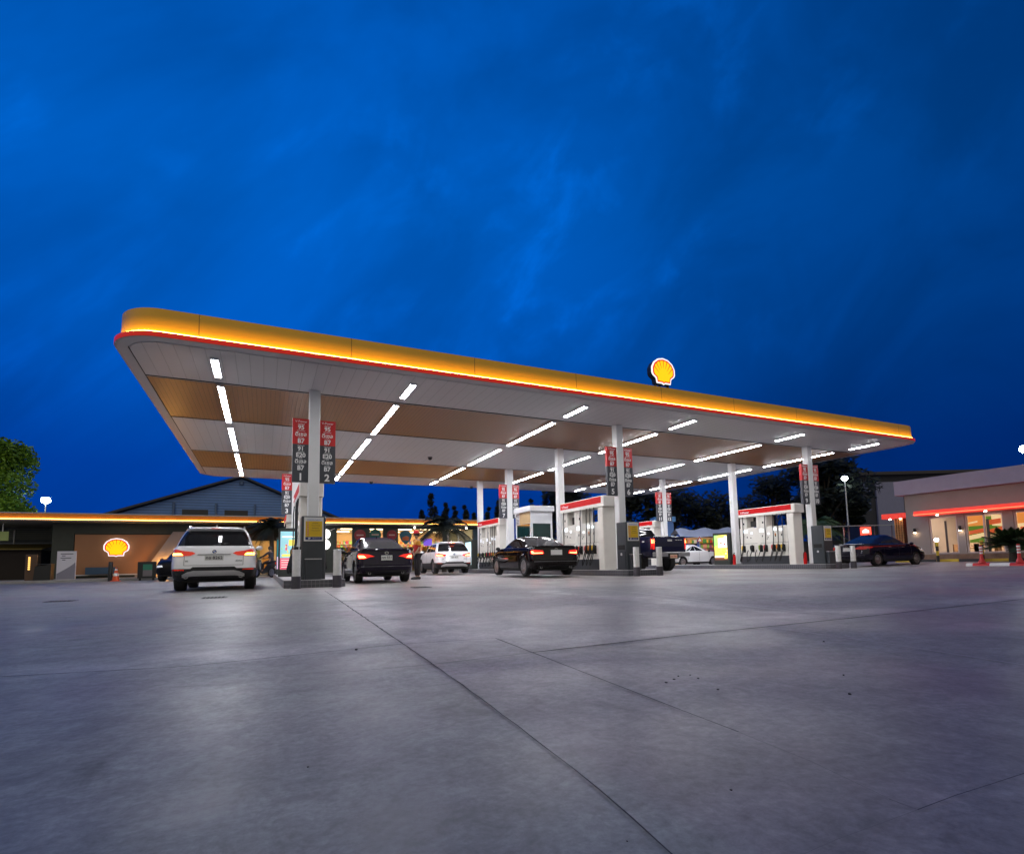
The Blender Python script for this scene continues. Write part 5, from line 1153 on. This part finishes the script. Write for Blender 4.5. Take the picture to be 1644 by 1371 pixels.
# ------------------------------------------------------------------ left end: kerb, boards, bins
kerbm = mat('kerb_concrete', (.30, .29, .28), .7, noise=.15, bump=.2)
mb = MB(); mb.box(-24, -2.6, 35.2, 41.0, 0, .13, kerbm); o = mb.build('pavement'); tag(o, kind='structure')
mb = MB(); mb.box(-2.6, 17, 39.6, 41.0, 0, .10, kerbm); o = mb.build('pavement'); tag(o, kind='structure')
def info_board():
    e = empty('information_board', (-9.42, 35.9, .13), 0, 'white and grey information board standing by the left end of the shop', 'sign')
    mb = MB(); mb.cbox(-.40, .40, 0, .10, 0, 1.5, mat('board_white', (.62, .60, .66), .4), .01); mb.build('board', e)
    mb = MB(); pts = [(-.38, .02), (.38, .02), (.38, .92)]+[(.38-.76*i/10, .92-.60*(i/10)**.8) for i in range(1, 11)]; mb.prism(pts, 'y', -.006, -.001, mat('board_grey', (.22, .21, .26), .4)); mb.build('grey_curve', e)
    mb = MB()
    for z, a, b in ((1.34, -.25, .28), (1.24, -.2, -.05), (1.12, -.25, .2), (1.02, -.18, -.04)): mb.box(a, b, -.006, -.001, z, z+.035, text_d)
    mb.build('printed_line', e)
info_board()
def litter_bin():
    e = empty('waste_cabinet', (-10.4, 35.9, .13), 0, 'black sloped cabinet beside the white information board', 'cabinet')
    mb = MB(); mb.prism([(-.35, 0), (.35, 0), (.36, .82), (-.30, .72)], 'y', 0, .5, black); mb.build('cabinet', e)
    mb = MB(); mb.box(-.31, .37, -.02, .52, .825, .85, slate2); mb.build('lid', e)
    e = empty('menu_board', (-10.95, 36.2, .13), R(-8), 'brown menu board with a glowing yellow strip, left of the black cabinet', 'sign')
    mb = MB(); mb.cbox(-.25, .25, 0, .1, 0, 1.35, mat('board_brown', (.10, .05, .025), .5), .02); mb.build('board', e)
    mb = MB()
    for i in range(7): mb.box(-.12, -.03, -.012, -.002, .55+i*.10, .62+i*.10, em('board_glow', (1, .6, .15), 1.6))
    mb.build('lit_strip', e)
litter_bin()
def cone(x, y, z, h, label, group=None):
    e = empty('traffic_cone', (x, y, z), 0, label, 'traffic cone', group)
    om = mat('cone_orange', (.75, .10, .02), .5); wm = mat('cone_white', (.75, .75, .74), .45)
    mb = MB(); mb.cbox(-.2, .2, -.2, .2, 0, .04, om, .02); mb.lathe([(.16, .041), (.125, h*.38), ], om, n=18, caps=False); mb.lathe([(.097, h*.58), (.068, h*.78)], om, n=18, caps=False); mb.lathe([(.05, h*.90), (.03, h)], om, n=18); mb.build('body', e)
    mb = MB(); mb.lathe([(.127, h*.38), (.099, h*.58)], wm, n=18, caps=False); mb.lathe([(.070, h*.78), (.051, h*.90)], wm, n=18, caps=False); mb.build('white_band', e)
cone(-6.95, 34.4, 0, .72, 'orange traffic cone with white bands below the shell sign on the wall')
e = empty('black_post', (-7.30, 34.9, 0), 0, 'plain black post beside the orange traffic cone', 'post'); mb = MB(); mb.lathe([(.10, 0), (.10, .98), (.08, 1.02)], black, n=16); mb.build('post', e); mb = MB(); mb.lathe([(.102, .90), (.102, .96)], slate2, n=16); mb.build('band', e)
e = empty('poster_stand', (-5.65, 34.6, 0), 0, 'black poster stand with green and grey sheet beside the black parked car', 'sign'); mb = MB(); mb.cbox(-.42, .42, 0, .12, .12, 1.0, black, .02); mb.box(-.35, -.25, 0, .12, 0, .119, black); mb.box(.25, .35, 0, .12, 0, .119, black); mb.build('stand', e)
mb = MB(); mb.box(-.18, .24, -.008, -.002, .55, .86, mat('sheet_green', (.02, .16, .10), .5)); mb.box(-.18, .24, -.008, -.002, .22, .549, mat('sheet_grey', (.16, .14, .15), .5)); mb.build('sheet', e)
# building with white louvres beyond the left end of the shop
def louvre_house():
    e = empty('louvred_house', (-16.0, 47, 0), 0, 'pale house with white louvred wall beyond the left end of the shop', 'house')
    mb = MB(); mb.box(-5, 5.2, 0, 5, 0, 3.7, mat('house_wall', (.16, .17, .18), .7, noise=.2)); mb.build('wall', e)
    lv = mat('louvre_white', (.50, .52, .60), .5)
    mb = MB()
    for i in range(12): mb.add([(-1.2, -.10, .75+i*.155), (3.2, -.10, .75+i*.155), (3.2, -.02, .87+i*.155), (-1.2, -.02, .87+i*.155)], [(0, 1, 2, 3)], lv)
    mb.build('louvre', e)
    mb = MB()
    for i in range(6): mb.box(.5, 4.4, -.06, -.01, 2.8+i*.13, 2.88+i*.13, mat('louvre_grey', (.30, .30, .27), .6))
    mb.build('upper_louvre', e)
    for x in (-1.3, .9, 3.25): mb = MB(); mb.tube([(x, -.2, 0), (x, -.2, 3.4)], .05, mat('pole_steel', (.55, .55, .56)), 8); mb.build('post', e)
    mb = MB(); mb.box(-1.2, 1.6, -.08, -.01, .1, .70, mat('gate_grey', (.14, .17, .18), .5)); mb.build('gate', e)
louvre_house()
e = empty('hanging_signboard', (-16.2, 42.5, 2.75), 0, 'long pale green signboard hanging under the left end of the shop roof', 'sign'); mb = MB(); mb.box(-2.6, 2.2, 0, .08, -.25, .30, mat('signboard_green', (.20, .24, .10), .5, emit=.12, ecol=(.5, .6, .2))); mb.build('board', e)
mb = MB()
for x in (-1.6, -.9, -.4, .5, .9, 1.2, 1.5): mb.box(x, x+.16, -.008, -.002, -.06, .14, mat('signboard_mark', (.10, .11, .06), .6))
mb.build('faded_mark', e); mb = MB(); mb.box(-2.3, -2.25, .02, .06, .30, .80, alu); mb.box(1.9, 1.95, .02, .06, .30, .80, alu); mb.build('hanger', e)
e = empty('food_hut', (-13.6, 43.2, 0), 0, 'dark hut with mustard awning at the far left edge', 'hut'); mb = MB(); mb.box(-3.2, 1.0, 0, 2.5, 0, 1.95, mat('hut_dark', (.018, .010, .008), .7)); mb.build('wall', e); mb = MB(); mb.prism([(-.5, 1.95), (2.5, 2.35), (2.5, 2.42), (-.5, 2.02)], 'x', -3.4, 1.2, mat('awning_mustard', (.22, .16, .03), .6)); mb.build('awning', e)

# ------------------------------------------------------------------ market stall beyond the canopy
def stall():
    e = empty('market_stall', (30.0, 30.2, 0), R(-24), 'market stall with pale tarpaulin roof and colourful goods beyond the canopy', 'stall')
    tp = mat('tarpaulin', (.42, .47, .58), .6, noise=.08, nscale=.8)
    mb = MB(); vs = []; 
    for i in range(13):
        x = -2.2+4.4*i/12; sag = .10*math.sin(i*1.3)
        vs += [(x, -.9, 2.15+sag*.3), (x, .3, 2.80+sag), (x, 1.6, 2.45+sag*.4)]
    fs = []
    for i in range(12):
        for k in (0, 1): fs.append((3*i+k, 3*i+3+k, 3*i+4+k, 3*i+1+k))
    mb.add(vs, fs, tp, True); mb.add([(x, y, z-.012) for x, y, z in vs], [f[::-1] for f in fs], tp, True); mb.build('roof', e)
    mb = MB()
    for x in (-2.1, 2.1):
        for y, z in ((-.85, 2.12), (1.5, 2.44)): mb.tube([(x, y, 0), (x, y, z)], .03, alu, 6)
    mb.build('frame', e)
    mb = MB(); mb.box(-2.0, 2.0, -.7, .1, .7, .78, mat('stall_table', (.5, .48, .47), .6)); mb.box(-1.95, 1.95, -.72, -.701, .1, .7, mat('stall_cloth', (.35, .33, .36), .8)); mb.build('table', e)
    mb = MB(); mb.box(-2.1, 2.1, 1.4, 1.45, .1, 2.2, mat('stall_back', (.45, .28, .14), .7)); mb.build('back_board', e)
    rnd = random.Random(8)
    for y, z, h in ((-.1, .785, .30), (.9, .9, .4), (1.38, 1.35, .35), (1.38, 1.75, .35)): goods('goods', e, -1.9, 1.9, y, z, h, rnd, .1, .3, .35)
    mb = MB(); mb.box(-1.4, 1.4, .28, .36, 2.42, 2.46, em('stall_lamp', (1, .8, .55), 18)); mb.build('lamp', e)
stall()
e = empty('blue_booth', (30.2, 33.6, 0), R(-24), 'tall blue booth standing behind the market stall', 'booth'); mb = MB(); mb.box(-1.6, -.2, 0, 1.2, 0, 3.6, mat('booth_blue', (.10, .22, .50), .5)); mb.build('wall', e); mb = MB(); mb.box(-1.75, -.05, -.15, 1.35, 3.6, 4.0, mat('booth_top', (.10, .30, .62), .4)); mb.build('roof', e)
e = empty('warning_sign', (28.1, 28.9, 0), R(-24), 'small triangular warning sign on a post beside the market stall', 'sign'); mb = MB(); mb.prism([(-.22, 1.75), (.22, 1.75), (0, 2.14)], 'y', 0, .02, mat('warning_red', (.5, .03, .03), .5)); mb.prism([(-.13, 1.80), (.13, 1.80), (0, 2.03)], 'y', -.006, -.001, text_w); mb.build('plate', e); mb = MB(); mb.tube([(0, .04, 0), (0, .04, 1.9)], .025, alu, 8); mb.build('post', e)

# ------------------------------------------------------------------ restaurant on the right
def restaurant():
    X = 34.1; e = empty('restaurant', (X, 14, .1), 0, 'beige restaurant with pale parapet, red lit canopy band and tall windows', 'restaurant')
    wal = mat('rest_wall', (.27, .23, .205), .6, noise=.06, nscale=1.2); par = mat('rest_parapet', (.34, .295, .37), .5, noise=.05); 
    Y = lambda y: y-14
    def B(mb, x0, x1, y0, y1, z0, z1, mt): return mb.box(x0-X, x1-X, Y(y0), Y(y1), z0-.1, z1-.1, mt)
    mb = MB(); B(mb, X, X+.25, 17.28, 18.45, .1, 4.0, wal); B(mb, X, X+.25, 2, 17.28, 2.60, 4.0, wal); B(mb, X, X+.25, 15.56, 15.92, .1, 2.6, wal); B(mb, X, X+.25, 13.46, 13.9, .1, 2.6, wal); B(mb, X, X+.25, 2, 10.4, .1, 2.6, wal)
    for a, b in ((15.92, 17.28), (13.9, 15.56), (10.4, 13.46)): B(mb, X, X+.25, a, b, .1, .56, wal)
    B(mb, X+.25, X+9, 18.2, 18.45, .1, 4.0, wal); B(mb, X+5, X+5.2, 2, 18.2, .1, 4.0, mat('rest_inner_wall', (.60, .46, .34), .6)); mb.build('wall', e)
    mb = MB(); B(mb, X-.35, X+9, 2, 18.78, 4.0, 4.84, par); mb.build('parapet', e)
    mb = MB(); B(mb, X+.25, X+5, 2, 18.2, 3.2, 3.25, mat('rest_ceiling', (.6, .52, .42), .6)); mb.build('ceiling', e)
    rb = mat('rest_red', (.68, .035, .02), .4, emit=.55, ecol=(1, .05, .025))
    mb = MB(); B(mb, X-.8, X-.002, 2, 17.6, 2.70, 2.96, rb); mb.build('red_canopy', e)
    mb = MB(); B(mb, X-.84, X-.805, 2, 17.6, 2.74, 2.775, em('rest_strip', (1, .10, .04), 4)); mb.build('light_strip', e)
    mb = MB(); B(mb, X-.30, X-.004, 2, 18.3, .1, .50, mat('stone_plinth', (.20, .12, .075), .8, noise=.3, nscale=3, bump=.6, bscale=8)); mb.build('plinth', e)
    fr = mat('rest_frame', (.55, .47, .45), .4); gl = mat('rest_glass', (1, 1, 1), .02, trans=1., spec=.4); post = mat('rest_door_bar', (.03, .02, .02), .4)
    for a, b, ms in ((15.92, 17.28, ()), (13.9, 15.56, (14.70,)), (10.4, 13.46, (12.45, 11.4))):
        mb = MB(); B(mb, X+.10, X+.12, a, b, .56, 2.60, gl); w = mb.build('window', e)
        mb = MB()
        for y in (a, b-.07)+tuple(ms): B(mb, X+.06, X+.17, y+.001, y+.069, .561, 2.599, fr)
        B(mb, X+.06, X+.17, a+.07, b-.07, 2.53, 2.598, fr); B(mb, X+.06, X+.17, a+.07, b-.07, .562, .61, fr); mb.build('frame', w)
    mb = MB(); B(mb, X+.02, X+.055, 16.42, 16.52, .6, 2.35, post); B(mb, X+.02, X+.055, 14.50, 14.62, .6, 2.3, post); mb.build('door_bar', e)
    # printed film inside the second and third windows: plain bands of colour
    c1, c2, c3, c4 = em('film_red', (.60, .10, .03), .85), em('film_green', (.10, .20, .02), .8), em('film_cream', (.80, .55, .28), 1.0), em('film_orange', (.70, .24, .05), .95)
    def film(a, b, cells):
        mb = MB(); w, h = b-a, 1.42
        for u0, v0, u1, v1, sl, mt, k in cells:
            x = .20-.004*k
            mb.add([(x, Y(b-u0*w), 1.10-.1+v0*h), (x, Y(b-u1*w), 1.10-.1+(v0+sl)*h), (x, Y(b-u1*w), 1.10-.1+(v1+sl)*h), (x, Y(b-u0*w), 1.10-.1+v1*h)], [(0, 1, 2, 3)], mt)
        mb.build('window_film', e)
    film(13.98, 14.69, [(0, 0, 1, .95, 0, c2, 0), (.35, .60, 1, 1, -.05, c3, 1), (0, .28, 1, .44, .12, c1, 2), (0, .12, 1, .24, .14, c3, 3), (0, .62, .9, .8, .05, c1, 4)])
    film(14.78, 15.48, [(0, 0, 1, .62, 0, c2, 0), (0, .62, 1, 1, 0, c4, 1), (0, .30, 1, .44, .08, c1, 2), (0, .10, 1, .26, .10, c3, 3), (0, .70, .6, .76, .05, c3, 2)])
    film(12.55, 13.38, [(0, 0, 1, 1, 0, c4, 0), (0, .3, 1, .62, .02, c3, 1), (0, .0, 1, .26, .02, c2, 2), (.1, .42, .9, .5, .0, c1, 3)])
    # room lamps, tables and chairs
    for y in (16.6, 14.6, 12.2): mb = MB(); mb.box(1.5, 2.3, Y(y)-.4, Y(y)+.4, 3.0, 3.05, em('rest_lamp', (1, .82, .64), 95)); mb.build('ceiling_lamp', e)
    for y in (16.2, 15.2, 14.3, 13.0, 12.0):
        mb = MB(); mb.box(1.0, 1.6, Y(y)-.3, Y(y)+.3, .70, .74, mat('table_wood', (.28, .14, .05), .4)); mb.tube([(1.3, Y(y), 0), (1.3, Y(y), .7)], .04, black, 8); mb.build('table', e)
        for s in (-1, 1): mb = MB(); mb.box(1.1, 1.5, Y(y)+s*.5-.03, Y(y)+s*.5+.03, .44, .95, mat('chair_wood', (.20, .10, .04), .5)); mb.box(1.1, 1.5, Y(y)+s*.5-s*.03, Y(y)+s*.33, .42, .46, mat('chair_wood', (.20, .10, .04), .5)) if s > 0 else mb.box(1.1, 1.5, Y(y)-.47, Y(y)-.33, .42, .46, mat('chair_wood', (.20, .10, .04), .5)); mb.build('chair', e)
    # wall lamps and downlights
    for y in (17.98, 15.74):
        mb = MB(); mb.lathe([(.07, 1.78), (.07, 2.02)], black, 'z', (-.12, Y(y), -.1), 14); w = mb.build('wall_lamp', e)
        mb = MB(); mb.lathe([(.062, 1.755), (.062, 1.778)], em('wall_lamp_glow', (1, .72, .45), 32), 'z', (-.12, Y(y), -.1), 14); mb.build('bulb', w)
    for y in (16.6, 14.4, 12.4): mb = MB(); mb.lathe([(.06, 2.66), (.06, 2.698)], em('downlight', (1, .85, .65), 26), 'z', (-.45, Y(y), -.1), 12); mb.build('downlight', e)
    # side awning with lattice post
    mb = MB(); B(mb, X+.3, X+2.6, 18.46, 20.0, 2.72, 3.02, rb); mb.build('side_awning', e)
    lat = mat('lattice_bronze', (.42, .20, .06), .5, noise=.2, nscale=6)
    mb = MB()
    for i in range(4): B(mb, X+.55, X+.60, 18.95+i*.14, 19.0+i*.14, .1, 2.72, lat)
    for i in range(17): B(mb, X+.605, X+.63, 18.93, 19.45, .25+i*.15, .29+i*.15, lat)
    B(mb, X+.64, X+.9, 18.93, 19.45, .1, 2.72, mat('lattice_core', (.20, .09, .03), .6)); mb.build('lattice_post', e)
    for y in (19.0, 19.6): mb = MB(); mb.lathe([(.05, 2.66), (.05, 2.718)], em('downlight', (1, .85, .65), 26), 'z', (.45, Y(y), -.1), 12); mb.build('downlight', e)
restaurant()
# striped kerb before it, posts, barrier with traffic posts
ky, kb = mat('kerb_yellow', (.60, .42, .03), .6, noise=.15), mat('kerb_black', (.02, .02, .022), .6)
for i in range(13):
    mb = MB(); mb.cbox(33.05, 33.25, 5.0+i*1.05, 5.0+(i+1)*1.05-.004, .095, .24, ky if i % 2 == 0 else kb, .02); o = mb.build('kerb_stone'); tag(o, kind='structure')
mb = MB(); mb.box(33.25, 34.05, 3, 18.6, .09, .23, kerbm); o = mb.build('pavement'); tag(o, kind='structure')
def guard(x, y, label, lit):
    e = empty('striped_post', (x, y, .09), 0, label, 'post', 'black and yellow posts before the restaurant')
    mb = MB(); mb.lathe([(.07, 0), (.07, .35)], kb, n=14); mb.lathe([(.07, .60), (.07, .85)], kb, n=14); mb.build('post', e); mb = MB(); mb.lathe([(.071, .35), (.071, .60)], ky, n=14); mb.build('yellow_band', e); mb = MB(); mb.lathe([(.071, .85), (.071, 1.05), (.05, 1.08)], ky, n=14); mb.build('yellow_band', e)
    if lit: mb = MB(); mb.sphere((0, 0, 1.20), .10, em('post_lamp', (.72, .76, 1), 22), 12); mb.build('lamp', e)
guard(32.85, 16.35, 'black and yellow post with a glowing bluish lamp by the restaurant window', True)
guard(32.85, 14.35, 'unlit black and yellow post before the printed restaurant window', False)
def barrier():
    rm, wm = mat('barrier_red', (.55, .02, .02), .5, noise=.08), mat('barrier_white', (.75, .74, .73), .5, noise=.08)
    e = empty('road_divider', (25.5, 11.66, 0), 0, 'low red and white painted divider kerb lying on the forecourt', 'divider')
    y = 0
    for i in range(5):
        L = (.22, .55, .62, .55, 1.8)[i]; mt = (wm, rm, wm, rm, wm)[i]; mb = MB()
        mb.prism([(-.16, 0), (.16, 0), (.14, .09), (.07, .135), (-.07, .135), (-.14, .09)], 'y', y-L+.002, y, mt); mb.build('segment', e); y -= L
    lab = ('red post with white bands on the left red part of the divider', 'red post with white bands on the right red part of the divider')
    for yy, l, z, x in ((11.18, lab[0], .135, 25.5), (10.01, lab[1], .135, 25.5), (10.75, 'red post with white bands standing alone behind the divider', .02, 28.2)):
        p = empty('traffic_post', (x, yy, z), 0, l, 'traffic post', 'red traffic posts with white bands')
        mb = MB(); mb.lathe([(.13, 0), (.085, .12), (.055, .2), (.05, .62), (.045, .70)], rm, n=18); mb.build('post', p, 40)
        mb = MB()
        for z0 in (.36, .47, .58): mb.lathe([(.056, z0), (.055, z0+.065)], wm, n=18, caps=True)
        mb.build('white_band', p)
barrier()
# far buildings on the right
e = empty('apartment_block', (70, 43.2, 0), R(-27), 'long dark apartment block behind the restaurant roof', 'building')
dkb = mat('block_dark', (.035, .035, .045), .8, noise=.2)
mb = MB(); mb.box(0, 34, 0, 12, 0, 10.9, dkb); mb.build('wall', e)
mb = MB(); mb.box(-.8, 35, -.8, 12.8, 10.9, 11.3, mat('block_roof', (.05, .045, .045), .8)); mb.build('roof', e)
mb = MB(); mb.box(2.0, 5.4, -.3, -.02, 0, 10.0, mat('block_pale', (.22, .22, .32), .7, noise=.06)); mb.build('pale_bay', e)
for x in (.9, 6.6, 9.0, 14.0, 18.0, 22.5):
    for z in (6.3, 8.8): mb = MB(); mb.box(x-.45, x+.45, -.06, -.01, z, z+1.1, mat('block_window', (.03, .05, .14), .2)); mb.build('window', e)
e = empty('parapet_house', (47, 17, 0), R(-8), 'low dark house right behind the restaurant parapet', 'house'); mb = MB(); mb.box(0, 8, -12, 6, 0, 6.0, dkb); mb.build('wall', e); mb = MB(); mb.box(-.3, 8.3, -12.3, 6.3, 6.0, 6.3, mat('block_roof', (.05, .045, .045))); mb.build('roof', e)
# small red sign and carport behind the dark blue sedan
e = empty('red_lightbox', (42.7, 26.1, 0), R(-58), 'small glowing red square sign on two posts behind the dark blue sedan', 'sign'); mb = MB(); mb.cbox(-.36, .36, 0, .14, 2.15, 2.75, em('sign_glow_red', (1, .07, .04), 2.2), .02); mb.prism([(-.22, 2.30), (.22, 2.30), (.22, 2.48), (0, 2.62), (-.22, 2.48)], 'y', -.006, -.001, em('sign_glow_white', (1, .8, .75), 2.0)); mb.build('lightbox', e); mb = MB(); mb.tube([(-.15, .07, 0), (-.15, .07, 2.15)], .03, black, 6); mb.tube([(.15, .07, 0), (.15, .07, 2.15)], .03, black, 6); mb.build('post', e)
e = empty('carport', (42, 28.6, 0), R(-30), 'thin pale carport roof on slim posts behind the dark blue sedan', 'carport'); mb = MB(); mb.prism([(-1.5, 2.85), (1.5, 3.0), (1.5, 3.08), (-1.5, 2.93)], 'x', -3.5, 4.5, mat('carport_roof', (.30, .31, .33), .5)); mb.build('roof', e); mb = MB()
for x in (-3.2, .5, 4.2): mb.tube([(x, -1.2, 0), (x, -1.2, 2.85)], .05, alu, 8); mb.tube([(x, 1.2, 0), (x, 1.2, 2.98)], .05, alu, 8)
mb.build('post', e)
e = empty('boundary_wall', (40, 44, 0), R(-40), 'low dark boundary wall under the trees behind the station', 'wall'); mb = MB(); mb.box(-30, 30, 0, .3, 0, 2.0, mat('boundary_grey', (.06, .06, .065), .9, noise=.2)); mb.build('wall', e); mb = MB(); mb.box(-30, 30, -.05, .35, 2.0, 2.1, dkb); mb.build('coping', e)
